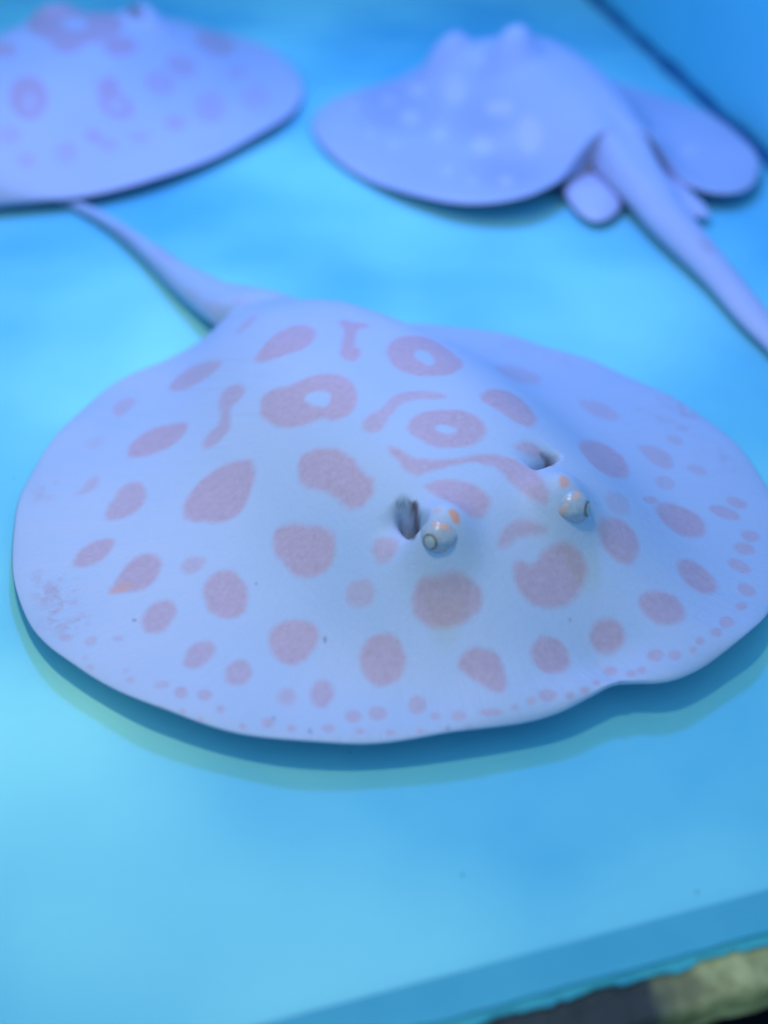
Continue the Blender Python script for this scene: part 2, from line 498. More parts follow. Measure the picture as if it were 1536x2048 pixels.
# ---------------------------------------------------------------- traced shapes, millimetres in each animal's own frame (+y ahead)
RAY_FRONT = dict(
    location=[6.2, 318.4],
    heading=-139.79,
    left=[[2.8, 109.4, 12.0], [4.8, 107.9, 11.0], [12.4, 106.4, 10.0], [22.2, 104.7, 10.0], [30.5, 101.8, 10.0], [42.1, 95.9, 10.0], [55.9, 88.0, 10.0], [69.4, 80.1, 10.0], [79.5, 73.1, 10.0], [88.7, 65.1, 10.0], [97.3, 56.3, 10.0], [105.2, 46.3, 10.0], [111.5, 36.4, 10.0], [117.3, 25.3, 10.0], [122.8, 13.3, 10.0], [127.5, -0.8, 9.5], [130.4, -12.3, 9.0], [132.7, -25.7, 8.0], [132.8, -38.7, 7.3], [130.6, -52.1, 6.5], [126.6, -66.3, 5.8], [120.3, -81.4, 5.0], [113.4, -94.1, 5.0], [103.1, -110.6, 4.0], [92.4, -122.6, 4.0], [81.0, -132.8, 4.0], [66.1, -143.6, 4.0], [50.2, -153.4, 3.0], [34.4, -159.3, 3.0], [18.5, -162.1, 3.0], [4.2, -161.3, 3.0], [-11.8, -160.4, 3.0], [-26.4, -159.6, 4.0], [-25.1, -167.0, 8.0], [-26.2, -179.4, 9.0], [-30.2, -208.7, 9.0], [-36.4, -243.6, 7.0], [-41.0, -272.6, 6.0], [-43.8, -305.2, 5.0], [-43.2, -330.7, 4.0], [-40.6, -353.6, 3.0], [-37.5, -365.3, 3.0]],
    left_crease=32,
    right=[[2.0, 108.9, 11.0], [-2.1, 112.4, 11.0], [-7.0, 116.5, 11.0], [-12.4, 119.2, 11.0], [-21.4, 121.2, 11.0], [-33.5, 122.1, 11.0], [-46.8, 122.3, 11.0], [-61.7, 120.4, 9.0], [-76.8, 115.8, 7.0], [-91.8, 108.3, 6.0], [-105.7, 98.7, 5.0], [-120.0, 86.1, 4.0], [-130.9, 72.7, 4.0], [-139.2, 58.8, 4.0], [-146.4, 39.9, 4.0], [-150.2, 21.0, 4.0], [-149.7, 2.0, 4.0], [-147.3, -23.8, 4.0], [-139.8, -53.6, 4.0], [-126.8, -84.4, 4.0], [-112.7, -104.1, 3.0], [-94.5, -121.3, 3.0], [-79.9, -133.7, 3.0], [-67.8, -146.1, 4.0], [-62.1, -156.4, 8.0], [-57.8, -169.4, 9.0], [-51.4, -181.7, 10.0], [-49.7, -201.8, 9.0], [-47.6, -222.2, 8.0], [-48.7, -248.8, 7.0], [-50.9, -284.4, 5.0], [-51.2, -318.8, 4.0], [-48.3, -343.5, 3.0], [-43.2, -358.6, 3.0], [-38.2, -366.6, 3.0]],
    right_crease=23,
    height=50,
    g_k=[0, 0.08, 0.2, 0.3, 0.42, 0.6, 0.8, 0.95, 1.0, 1.2],
    g_v=[0.0, 0.12, 0.55, 0.95, 1.0, 0.92, 0.74, 0.5, 0.42, 0.2],
    w_k=[0, 0.2, 0.35, 0.6, 0.85, 1.0, 2],
    w_v=[30, 50, 58, 60, 40, 24, 20],
    tail_k=[0, 0.9, 1, 1.1, 1.25, 1.5, 1.8, 2],
    tail_v=[16, 16, 13, 10, 8, 5.5, 3, 1.2],
    tail_z=[16, 16, 14, 11, 9, 6.5, 4, 2.5],
    margin=1.5,
    undulate=0.5,
    und_f=60,
    blend0=0.9,
    blendw=0.24,
    hump_p=3.2,
    bumps=[[19.5, 43.7, 10, 10.5, 2.4], [-23.1, 58.6, 10, 10.5, 2.4]],
    pits=[[22.81, 29.59, -0.98, 0.2, 6.0, 3.0, 9.0, 7.5], [22.81, 29.59, -0.98, 0.2, 15.0, 3.0, 3.0, 7.0], [-31.68, 38.63, -0.17, 0.99, 5.0, 3.5, 8.0, 7.0], [-31.68, 38.63, -0.17, 0.99, 9.0, 3.5, 3.0, 6.0]],
    eyes=[[21.6, 44.1, 47.1, 6.2, -0.52, -0.72], [-22.6, 61.8, 47.0, 6.2, 0.85, -0.45]],
    spots=[
        [0,1.0,1.6,[[-1.6,-93.3],[-4.9,-95.0],[-9.0,-96.0],[-14.5,-97.1],[-19.2,-96.8],[-23.2,-95.1],[-25.6,-92.1],[-26.2,-87.7],[-25.4,-83.6],[-23.1,-79.6],[-19.5,-76.3],[-15.1,-73.9],[-10.8,-73.6],[-6.7,-75.8],[-3.1,-78.5],[-0.6,-81.7],[1.2,-84.9],[1.2,-87.6],[1.2,-90.2],[0.5,-91.8]]],
        [0,1.0,1.6,[[-38.6,-84.3],[-40.6,-82.1],[-42.2,-77.9],[-43.5,-72.0],[-41.9,-69.2],[-37.8,-70.0],[-33.4,-67.4],[-28.9,-61.3],[-26.0,-56.8],[-24.6,-53.4],[-22.5,-50.8],[-19.8,-48.6],[-17.6,-48.0],[-16.3,-49.3],[-15.7,-51.4],[-15.9,-54.5],[-17.7,-57.9],[-21.0,-61.3],[-24.8,-65.1],[-29.1,-69.3],[-32.8,-74.8],[-36.0,-81.8]]],
        [0,0.6,1.6,[[-11.1,-124.3],[-14.1,-125.7],[-17.6,-126.9],[-21.9,-128.2],[-24.1,-127.1],[-23.4,-123.2],[-21.3,-120.2],[-17.9,-118.3],[-14.8,-117.6],[-11.8,-118.2],[-10.2,-119.9],[-9.8,-122.4]]],
        [0,0.9,1.6,[[20.8,-131.4],[18.1,-133.8],[14.4,-135.4],[9.9,-136.1],[6.7,-133.9],[4.8,-129.0],[3.9,-122.5],[3.8,-114.7],[4.7,-110.6],[6.9,-109.9],[9.6,-111.0],[12.8,-113.3],[15.8,-116.1],[18.6,-119.1],[20.6,-123.0],[21.6,-127.9]]],
        [0,0.85,1.6,[[37.6,-76.1],[35.3,-77.6],[32.6,-77.7],[29.8,-77.0],[26.5,-80.1],[22.5,-86.7],[19.2,-91.0],[16.4,-92.6],[14.1,-91.4],[12.5,-87.9],[12.4,-84.8],[13.2,-80.8],[14.6,-78.4],[17.1,-77.3],[19.3,-77.1],[21.1,-78.0],[23.4,-76.1],[25.8,-72.2],[28.3,-69.5],[30.4,-67.8],[33.1,-67.8],[35.5,-68.3],[37.7,-69.6],[38.8,-71.3],[39.4,-73.1],[39.0,-74.6]]],
        [0,1.0,1.6,[[20.3,-60.6],[17.3,-63.6],[14.6,-65.4],[11.6,-64.9],[9.1,-62.6],[6.9,-58.6],[3.4,-56.1],[0.1,-55.2],[-3.5,-52.9],[-5.9,-49.5],[-7.6,-45.0],[-8.0,-40.1],[-6.6,-34.8],[-3.8,-29.5],[-0.9,-25.9],[2.7,-23.6],[6.1,-23.2],[9.1,-24.6],[10.8,-26.9],[11.6,-30.3],[14.0,-33.3],[17.6,-37.0],[20.0,-41.3],[21.6,-46.1],[21.9,-51.0],[21.6,-56.2]]],
        [-1,1,1.2,[[7.6,-47.5],[5.5,-47.0],[3.8,-45.0],[2.4,-41.9],[2.5,-39.0],[3.6,-36.2],[5.0,-34.8],[7.0,-34.7],[8.0,-35.8],[9.0,-38.7],[8.9,-41.8],[9.1,-45.7]]],
        [0,0.7,1.6,[[44.8,-139.6],[41.6,-142.5],[38.4,-143.2],[35.6,-141.7],[34.2,-139.4],[34.7,-136.5],[36.5,-133.9],[39.8,-132.0],[43.0,-130.7],[46.3,-129.9],[47.5,-131.7],[46.7,-136.0]]],
        [0,1.0,1.6,[[58.1,-103.3],[54.9,-106.8],[51.0,-108.9],[46.4,-109.9],[42.1,-109.1],[38.1,-106.4],[35.3,-102.8],[33.7,-98.4],[33.9,-94.4],[35.9,-92.1],[38.8,-90.2],[42.6,-89.8],[46.5,-90.2],[50.2,-91.8],[53.9,-93.6],[56.6,-96.0],[58.4,-98.2],[59.3,-100.4]]],
        [0,0.3,1.5,[[59.6,-119.4],[60.4,-118.1],[61.5,-117.5],[62.8,-117.0],[64.0,-117.0],[65.4,-117.3],[66.6,-117.8],[67.5,-118.8],[67.8,-119.8],[67.9,-121.3],[67.6,-122.4],[66.7,-123.5],[65.7,-124.3],[64.4,-124.8],[63.0,-124.7],[61.7,-124.4],[60.4,-123.9],[59.6,-122.9],[59.2,-121.9],[59.2,-120.4]]],
        [0,0.6,1.6,[[86.4,-95.1],[84.3,-95.2],[81.9,-96.5],[79.7,-99.2],[77.5,-100.3],[75.2,-99.8],[74.2,-98.1],[74.5,-95.4],[76.0,-93.6],[78.4,-92.1],[80.7,-91.7],[83.2,-92.3],[85.2,-93.5],[86.7,-94.6]]],
        [0,0.9,1.6,[[83.3,-75.6],[80.7,-78.6],[77.5,-81.1],[73.7,-83.6],[70.3,-84.4],[67.6,-83.8],[65.5,-82.1],[64.7,-79.4],[65.3,-75.8],[67.8,-71.9],[70.8,-69.4],[73.6,-67.2],[76.5,-66.5],[79.5,-67.1],[82.0,-68.4],[84.1,-70.4],[85.2,-72.1],[84.7,-73.6]]],
        [0,1.0,1.6,[[63.9,-51.9],[60.7,-55.2],[57.4,-57.7],[53.1,-59.3],[49.2,-59.7],[44.5,-58.5],[40.9,-56.3],[38.2,-53.1],[36.3,-49.8],[35.0,-46.6],[35.7,-43.5],[37.6,-40.0],[40.3,-37.1],[44.1,-34.1],[47.5,-32.3],[49.8,-31.3],[52.8,-31.7],[56.0,-33.8],[59.3,-37.0],[61.6,-41.4],[63.9,-45.2],[65.0,-48.5]]],
        [0,1.0,1.6,[[30.3,-23.0],[26.0,-26.4],[21.2,-22.7],[18.0,-14.4],[17.7,-6.2],[19.3,1.1],[19.7,8.1],[22.7,11.9],[27.1,11.9],[30.3,8.7],[30.3,2.0],[31.0,-5.5],[32.7,-13.1],[32.3,-18.6]]],
        [0,1.0,1.6,[[50.9,-11.2],[48.9,-13.1],[47.4,-13.2],[45.4,-11.2],[43.7,-8.1],[42.0,-3.6],[40.0,1.0],[38.9,5.4],[38.8,8.9],[39.6,11.2],[41.3,13.3],[43.0,15.3],[45.5,16.2],[48.2,16.5],[50.5,15.7],[52.4,13.9],[53.9,11.6],[54.5,8.9],[54.9,5.3],[54.3,0.6],[53.7,-4.0],[52.8,-8.1]]],
        [0,0.8,1.6,[[34.1,24.7],[32.4,24.2],[30.6,25.0],[28.9,27.2],[28.0,29.0],[28.0,31.0],[29.1,32.5],[31.4,33.8],[33.0,34.0],[34.9,33.7],[36.3,32.5],[36.8,30.4],[36.2,28.3],[35.6,26.1]]],
        [0,0.95,1.6,[[105.9,-59.3],[103.8,-61.7],[100.7,-63.3],[97.1,-64.3],[94.0,-63.9],[91.7,-62.4],[90.3,-61.0],[89.7,-59.3],[90.5,-57.4],[92.7,-55.3],[95.2,-53.9],[98.1,-53.2],[100.9,-53.0],[103.9,-53.5],[105.9,-54.9],[106.7,-56.8]]],
        [0,1.0,1.6,[[103.1,-37.5],[100.0,-39.7],[96.4,-41.9],[92.6,-44.2],[88.7,-45.2],[85.9,-45.0],[83.6,-43.4],[81.8,-40.7],[82.1,-37.9],[83.4,-34.9],[85.6,-32.2],[88.6,-29.9],[91.6,-28.9],[94.4,-29.0],[97.1,-29.8],[99.8,-31.4],[102.3,-33.1],[104.0,-35.2]]],
        [2,0.5,1.4,[[104.7,-36.1],[103.0,-36.9],[101.3,-37.1],[99.4,-36.8],[98.0,-35.9],[96.8,-34.6],[96.9,-33.6],[97.9,-32.7],[99.6,-32.5],[101.5,-32.9],[103.2,-33.9],[104.7,-35.1]]],
        [0,0.7,1.6,[[78.9,-28.1],[77.1,-29.8],[75.1,-30.3],[73.1,-29.2],[71.5,-27.7],[70.9,-25.9],[71.6,-24.4],[73.6,-23.3],[76.0,-22.9],[78.4,-23.5],[79.4,-24.6],[79.6,-26.5]]],
        [0,1.0,1.6,[[79.8,-13.0],[77.3,-15.5],[74.4,-16.9],[71.6,-17.0],[69.2,-15.8],[67.6,-13.3],[67.2,-10.2],[67.2,-6.9],[68.3,-3.4],[70.1,0.2],[72.3,2.8],[74.8,4.8],[77.4,4.8],[80.1,3.4],[82.0,1.3],[83.1,-1.5],[83.2,-5.0],[81.5,-9.5]]],
        [0,0.95,1.6,[[102.5,-16.4],[100.7,-18.3],[98.4,-19.5],[95.5,-20.2],[93.2,-19.8],[91.3,-18.7],[90.5,-16.7],[90.7,-14.3],[91.8,-12.0],[94.3,-9.5],[96.9,-7.7],[99.3,-6.8],[101.9,-6.8],[103.7,-8.6],[104.3,-10.7],[103.8,-13.7]]],
        [0,0.9,1.6,[[101.7,8.5],[99.6,6.3],[97.4,5.0],[95.0,4.8],[92.7,5.5],[90.9,7.1],[90.2,9.0],[90.7,10.8],[92.1,12.7],[94.4,14.0],[96.8,15.0],[99.3,15.0],[101.2,14.5],[102.4,13.2],[103.1,11.7],[102.9,10.4]]],
        [0,0.9,1.5,[[86.6,26.2],[87.4,27.5],[88.5,29.0],[90.0,29.9],[91.4,30.3],[93.0,30.3],[94.2,29.9],[95.3,29.0],[95.9,27.8],[95.9,26.0],[95.7,24.5],[94.8,23.0],[93.6,21.5],[92.2,20.4],[90.7,20.2],[89.2,20.1],[87.9,20.6],[87.0,21.7],[86.4,22.8],[86.2,24.5]]],
        [0,1,1.6,[[76.1,20.7],[73.6,18.1],[71.1,17.3],[68.1,18.4],[65.5,20.3],[62.8,23.3],[61.7,26.2],[62.3,29.4],[63.8,31.9],[66.1,33.8],[68.8,35.1],[71.7,35.4],[74.1,35.0],[76.3,33.8],[77.6,31.4],[78.2,28.0],[78.2,25.3],[77.6,23.1]]],
        [0,0.7,1.5,[[43.5,37.7],[44.9,38.3],[45.9,38.4],[47.4,37.9],[48.4,37.0],[49.5,35.8],[49.8,34.2],[50.3,32.5],[49.9,30.8],[49.3,29.4],[48.4,28.2],[47.2,27.5],[46.1,27.5],[44.6,28.1],[43.6,29.1],[42.6,30.4],[42.3,31.9],[42.0,33.7],[42.5,35.4],[43.0,36.7]]],
        [0,1,1.4,[[50.8,60.6],[53.0,62.2],[55.4,63.0],[57.9,63.0],[59.9,62.3],[61.5,60.6],[62.3,58.5],[62.4,55.7],[61.6,52.8],[60.3,50.1],[58.5,47.9],[56.3,46.3],[53.8,45.5],[51.6,45.6],[49.8,46.9],[48.3,48.6],[47.4,50.8],[47.3,53.6],[47.8,56.1],[49.0,58.7]]],
        [0,0.9,1.5,[[73.9,53.2],[75.4,54.5],[76.7,55.1],[78.1,55.3],[79.3,55.3],[80.1,54.5],[80.6,53.2],[80.6,51.7],[80.2,50.2],[79.4,48.5],[78.3,47.0],[77.0,45.8],[75.6,45.1],[74.2,44.9],[73.1,45.4],[72.3,46.2],[71.7,47.2],[71.8,48.7],[72.2,50.4],[72.9,52.0]]],
        [0,0.7,1.5,[[83.5,45.8],[84.3,46.5],[85.3,47.1],[86.4,47.2],[87.3,46.9],[88.0,46.2],[88.4,45.3],[88.7,44.4],[88.5,43.3],[88.0,42.0],[87.3,41.0],[86.4,40.2],[85.4,39.7],[84.4,39.6],[83.4,40.1],[82.7,40.6],[82.2,41.5],[82.1,42.8],[82.3,43.7],[82.7,44.8]]],
        [0,1,1.5,[[36.5,47.8],[34.6,46.7],[32.4,46.6],[30.8,47.5],[29.0,49.4],[26.4,51.7],[23.7,54.1],[21.4,56.4],[19.7,58.8],[19.0,61.3],[19.5,63.2],[21.1,65.1],[23.5,66.0],[26.6,65.7],[29.8,64.8],[33.2,63.1],[35.9,60.9],[37.8,58.2],[38.8,55.7],[39.0,53.2],[38.8,51.1],[37.5,49.3]]],
        [0,1,1.6,[[6.3,64.1],[4.1,63.0],[1.9,63.2],[0.3,65.2],[-2.5,65.7],[-6.1,65.0],[-9.6,65.3],[-12.9,66.3],[-15.4,68.1],[-17.1,70.3],[-17.7,72.7],[-16.8,75.4],[-14.7,78.0],[-11.6,79.9],[-7.5,80.7],[-2.8,80.2],[1.4,79.2],[4.7,77.7],[6.9,75.6],[8.3,72.8],[8.6,69.7],[7.7,66.3]]],
        [0,1,1.4,[[38.5,72.1],[36.5,71.6],[34.1,71.9],[31.4,73.1],[29.2,74.8],[27.2,76.9],[27.0,79.6],[28.5,82.9],[30.4,86.0],[32.9,88.7],[34.6,89.2],[35.5,87.9],[36.5,85.6],[37.6,82.8],[38.6,80.0],[39.4,77.5],[39.7,75.2],[39.6,73.3]]],
        [0,1,1.4,[[16.3,83.7],[13.8,82.9],[11.4,83.0],[8.9,84.0],[7.2,85.7],[6.4,87.8],[6.4,90.0],[7.5,92.6],[9.5,94.2],[12.3,94.9],[14.9,94.8],[17.3,93.7],[18.7,91.8],[19.2,89.6],[19.0,87.3],[18.0,85.1]]],
        [0,1,1.4,[[-12.1,98.9],[-10.4,99.7],[-8.6,100.0],[-6.8,99.8],[-5.2,99.1],[-3.8,97.9],[-2.9,96.4],[-2.4,94.8],[-2.4,93.4],[-3.0,91.9],[-4.0,90.9],[-5.6,90.1],[-7.3,89.9],[-9.2,90.0],[-10.9,90.7],[-12.5,91.8],[-13.5,93.2],[-14.1,94.7],[-13.9,96.3],[-13.2,97.8]]],
        [0,1.0,1.6,[[-25.3,93.0],[-27.4,92.2],[-30.1,92.3],[-33.6,93.4],[-36.6,95.1],[-38.6,97.5],[-39.0,100.2],[-38.0,103.2],[-35.9,105.4],[-33.2,106.4],[-30.1,106.0],[-26.4,104.1],[-24.1,102.0],[-23.0,99.6],[-23.0,97.1],[-23.8,94.6]]],
        [0,1.0,1.6,[[-53.6,87.7],[-56.6,87.0],[-59.6,87.3],[-62.2,88.9],[-63.5,91.4],[-63.6,94.8],[-62.3,98.0],[-59.6,101.0],[-56.7,102.6],[-53.4,102.8],[-51.0,101.8],[-49.5,99.6],[-48.6,97.0],[-48.5,94.2],[-49.2,91.7],[-51.0,89.4]]],
        [0,1.0,1.6,[[-70.4,63.4],[-75.2,61.8],[-79.7,61.5],[-83.6,62.8],[-85.9,65.8],[-87.2,69.8],[-86.9,73.5],[-85.6,76.9],[-83.4,79.1],[-79.9,80.5],[-76.3,80.5],[-72.5,79.1],[-69.6,77.1],[-67.6,74.2],[-66.9,70.8],[-67.6,66.5]]],
        [0,1.0,1.6,[[-30.0,68.7],[-34.3,67.3],[-38.4,67.4],[-42.1,69.2],[-44.3,71.5],[-44.5,74.4],[-43.3,77.1],[-40.9,79.5],[-37.4,81.2],[-33.3,82.3],[-30.3,81.9],[-28.2,80.1],[-27.1,77.8],[-26.5,75.1],[-26.7,72.7],[-27.6,70.3]]],
        [0,0.5,1.3,[[-47.4,58.5],[-54.2,57.9],[-56.5,59.7],[-52.8,64.4],[-48.8,66.7],[-44.1,67.0],[-41.5,66.1],[-40.6,64.2],[-41.2,62.2],[-43.2,59.8]]],
        [0,1.0,1.6,[[-68.6,26.6],[-79.8,22.3],[-85.8,23.0],[-88.6,26.8],[-88.0,32.3],[-84.7,38.8],[-80.0,43.4],[-73.1,46.8],[-65.6,49.1],[-58.4,49.5],[-54.3,47.7],[-53.4,43.3],[-55.2,38.3],[-60.7,31.8]]],
        [0,0.7,1.3,[[-103.7,29.6],[-107.8,31.6],[-110.0,34.8],[-110.3,39.1],[-108.7,43.0],[-104.9,46.6],[-102.0,47.2],[-99.5,45.3],[-98.5,42.1],[-99.4,37.7],[-100.1,33.8],[-100.9,30.4]]],
        [0,1.0,1.6,[[-37.5,0.9],[-43.9,-1.0],[-49.5,-1.3],[-54.6,-0.2],[-56.8,3.6],[-55.9,9.8],[-51.9,16.5],[-46.2,22.4],[-42.2,24.8],[-39.2,24.5],[-37.3,21.8],[-36.9,16.4],[-36.1,10.7],[-35.3,4.6]]],
        [0,0.6,1.6,[[-94.1,-45.1],[-104.8,-47.3],[-108.5,-42.0],[-110.0,-34.1],[-107.5,-28.9],[-100.0,-25.2],[-92.6,-23.7],[-82.0,-21.9],[-76.2,-23.1],[-77.5,-30.4]]],
        [0,0.6,1.6,[[-109.2,-7.5],[-114.7,-5.1],[-116.9,-0.3],[-116.3,6.7],[-114.0,10.6],[-109.8,12.0],[-106.6,10.5],[-104.2,6.3],[-103.5,1.2],[-105.2,-5.2]]],
        [0,1.0,1.6,[[-34.6,-48.4],[-39.7,-51.7],[-45.7,-53.0],[-52.5,-52.2],[-56.8,-48.9],[-57.0,-41.5],[-55.9,-33.7],[-53.5,-25.2],[-48.4,-19.3],[-41.9,-16.7],[-36.5,-16.5],[-31.9,-18.5],[-28.3,-21.7],[-26.0,-26.4],[-25.4,-30.9],[-26.1,-35.6],[-27.8,-40.1],[-30.6,-44.5]]],
        [-1,1,1.2,[[-40.4,-38.5],[-43.6,-38.5],[-44.7,-36.0],[-43.4,-30.9],[-41.0,-27.1],[-38.0,-25.3],[-36.5,-26.2],[-36.7,-30.0],[-37.2,-33.4],[-38.3,-36.9]]],
        [0,1.0,1.6,[[-3.2,-0.3],[-6.3,-2.3],[-9.8,-3.1],[-13.5,-2.7],[-17.7,-0.9],[-21.9,2.6],[-24.8,6.5],[-26.8,10.4],[-26.6,14.3],[-24.4,18.0],[-21.7,20.2],[-18.0,21.2],[-13.8,20.8],[-8.9,19.0],[-5.1,16.2],[-2.8,12.3],[-1.9,7.7],[-1.7,3.1]]],
        [-1,1,1.0,[[-10.3,6.1],[-12.5,6.1],[-14.2,7.9],[-15.6,11.0],[-15.4,12.5],[-13.7,12.8],[-12.3,12.3],[-10.9,11.0],[-9.9,9.4],[-9.3,7.1]]],
        [0,0.85,1.6,[[5.4,-15.3],[2.8,-16.3],[0.5,-16.2],[-2.7,-15.7],[-6.1,-16.3],[-10.2,-18.0],[-14.0,-18.1],[-18.3,-16.5],[-22.2,-13.3],[-25.9,-8.3],[-27.1,-5.5],[-25.2,-4.1],[-22.3,-5.4],[-18.4,-9.5],[-14.8,-11.6],[-11.6,-12.1],[-7.8,-11.4],[-3.2,-9.6],[0.4,-7.9],[3.0,-6.4],[5.3,-6.5],[7.1,-8.4],[7.9,-10.8],[7.1,-13.6]]],
        [0,0.95,1.6,[[7.3,1.7],[5.6,5.3],[5.4,12.7],[-1.4,20.7],[-10.2,25.1],[-17.9,29.2],[-22.1,35.7],[-23.9,43.2],[-18.5,52.7],[-16.1,57.5],[-14.2,57.4],[-12.8,51.7],[-12.2,42.8],[-13.4,33.7],[-9.8,28.3],[-2.1,24.3],[4.6,21.7],[9.6,19.7],[10.4,14.9],[9.6,9.8],[9.6,4.5]]],
        [0,1.0,1.6,[[10.1,24.2],[7.7,25.1],[4.8,27.2],[1.6,29.8],[-0.6,32.8],[-1.7,36.0],[-2.4,39.1],[-2.4,42.1],[-1.1,44.5],[1.8,46.2],[4.6,46.8],[7.3,46.7],[9.7,46.0],[10.7,44.0],[11.8,41.8],[11.9,38.5],[11.3,34.1],[11.2,30.1],[11.3,27.3],[11.4,24.9]]],
        [0,0.85,1.6,[[3.8,53.6],[0.7,52.8],[-2.5,52.6],[-5.6,53.3],[-8.3,55.3],[-10.4,58.7],[-11.3,61.0],[-11.2,62.1],[-9.8,61.5],[-7.2,59.8],[-4.6,58.4],[-2.1,57.2],[0.0,57.0],[2.1,57.5],[3.8,57.2],[5.4,56.8],[6.0,55.9],[5.6,54.7]]],
        [0,0.8,1.6,[[-28.2,29.3],[-32.3,29.8],[-34.9,31.5],[-36.0,34.2],[-35.7,35.5],[-33.8,36.1],[-31.2,35.7],[-28.3,33.8],[-26.7,31.9],[-26.4,29.9]]],
        [2,1,0.6,[[16.4,42.8],[15.1,42.9],[14.4,43.8],[14.4,45.3],[14.9,46.2],[16.0,47.3],[16.7,47.2],[17.6,46.7],[17.7,45.6],[17.2,43.5]]],
        [2,0.9,0.6,[[19.8,47.5],[20.4,47.4],[20.6,47.4],[21.3,46.9],[21.1,46.6],[20.6,46.2],[20.3,46.0],[19.8,46.1],[19.1,46.2],[19.1,46.5],[19.0,46.9],[19.0,47.4]]],
        [2,0.8,0.8,[[-24.7,57.9],[-23.7,58.8],[-22.6,59.0],[-21.5,58.8],[-20.9,58.3],[-20.8,57.0],[-21.1,56.1],[-22.3,55.1],[-23.6,54.7],[-25.0,54.7],[-25.6,55.4],[-25.5,56.8]]],
        [2,0.6,0.6,[[18.7,41.1],[19.2,41.2],[19.5,40.9],[19.9,40.2],[19.9,39.5],[19.6,38.7],[19.4,38.5],[18.8,38.3],[18.6,38.8],[18.3,39.5],[18.2,40.1],[18.5,40.8]]],
        [0,0.75,0.8,[[-108.9,79.2],[-107.8,79.4],[-106.9,79.0],[-106.0,78.3],[-105.2,77.4],[-104.8,76.1],[-104.6,75.0],[-104.7,73.8],[-105.1,72.8],[-106.0,72.0],[-106.9,71.6],[-107.8,71.5],[-109.0,71.8],[-109.9,72.5],[-110.6,73.4],[-110.9,74.8],[-111.1,75.9],[-111.0,77.0],[-110.6,78.1],[-109.9,78.8]]],
        [0,0.75,0.8,[[-100.3,82.2],[-99.1,82.1],[-97.8,81.5],[-96.5,80.3],[-95.4,78.8],[-94.7,77.0],[-94.2,75.3],[-94.2,73.4],[-94.5,72.1],[-95.4,70.9],[-96.4,70.6],[-97.8,70.6],[-99.1,71.2],[-100.4,72.3],[-101.5,73.9],[-102.3,75.7],[-102.6,77.6],[-102.7,79.3],[-102.1,80.8],[-101.3,81.7]]],
        [0,0.75,0.8,[[-96.8,93.7],[-95.7,93.9],[-94.7,93.8],[-93.5,93.5],[-92.6,92.9],[-91.9,91.9],[-91.5,90.9],[-91.6,89.9],[-91.9,89.0],[-92.5,88.3],[-93.3,87.7],[-94.5,87.5],[-95.7,87.6],[-96.7,88.0],[-97.6,88.7],[-98.4,89.5],[-98.8,90.5],[-98.8,91.5],[-98.4,92.4],[-97.8,93.2]]],
        [0,0.75,0.8,[[-88.1,97.3],[-86.9,97.4],[-85.9,97.3],[-84.8,96.8],[-84.0,95.9],[-83.5,94.9],[-83.3,93.8],[-83.3,92.7],[-83.8,91.6],[-84.5,90.9],[-85.6,90.3],[-86.8,90.2],[-87.9,90.3],[-88.9,90.9],[-89.8,91.7],[-90.5,92.7],[-90.7,93.7],[-90.6,95.0],[-90.0,96.0],[-89.2,96.9]]],
        [0,0.75,0.8,[[-77.2,103.5],[-76.2,103.4],[-75.3,102.8],[-74.5,101.9],[-73.8,100.7],[-73.4,99.2],[-73.5,97.8],[-73.6,96.4],[-74.4,95.2],[-75.1,94.5],[-76.1,94.1],[-77.3,94.1],[-78.3,94.6],[-79.2,95.6],[-79.9,96.8],[-80.2,98.3],[-80.0,99.7],[-79.7,101.1],[-79.0,102.3],[-78.3,103.1]]],
        [0,0.75,0.8,[[-68.1,111.5],[-67.1,111.5],[-66.1,111.4],[-65.4,110.8],[-64.7,109.9],[-64.7,108.9],[-64.8,107.9],[-65.0,106.8],[-65.8,106.0],[-66.8,105.2],[-67.7,104.9],[-68.8,104.8],[-69.6,105.1],[-70.4,105.7],[-70.8,106.6],[-71.1,107.6],[-71.0,108.7],[-70.6,109.7],[-70.0,110.6],[-69.2,111.1]]],
        [0,0.75,0.8,[[-60.4,114.0],[-59.4,114.4],[-58.5,114.5],[-57.5,114.5],[-56.5,114.4],[-55.9,113.9],[-55.5,113.3],[-55.5,112.6],[-55.6,112.0],[-56.2,111.4],[-57.0,110.9],[-57.9,110.5],[-58.9,110.4],[-59.8,110.5],[-60.6,110.6],[-61.3,111.2],[-61.7,111.6],[-61.8,112.3],[-61.6,113.0],[-61.1,113.6]]],
        [0,0.75,0.8,[[-47.4,116.8],[-46.3,117.3],[-45.4,117.4],[-44.3,117.4],[-43.4,117.2],[-42.8,116.7],[-42.4,116.2],[-42.4,115.4],[-42.5,114.7],[-43.2,114.0],[-44.0,113.5],[-45.1,113.0],[-46.2,112.7],[-47.3,112.7],[-48.3,112.9],[-49.0,113.4],[-49.4,113.9],[-49.3,114.8],[-49.0,115.5],[-48.3,116.2]]],
        [0,0.75,0.8,[[-39.7,117.5],[-38.5,117.8],[-37.5,117.6],[-36.6,117.0],[-36.4,116.3],[-36.6,115.4],[-37.4,114.9],[-38.5,114.6],[-39.5,114.8],[-40.5,115.3],[-40.7,116.1],[-40.3,117.0]]],
        [0,0.75,0.8,[[-31.8,116.3],[-30.9,116.5],[-30.1,116.4],[-29.3,115.9],[-29.1,115.3],[-29.3,114.6],[-29.9,114.2],[-30.8,113.9],[-31.6,114.1],[-32.4,114.6],[-32.6,115.2],[-32.4,115.9]]],
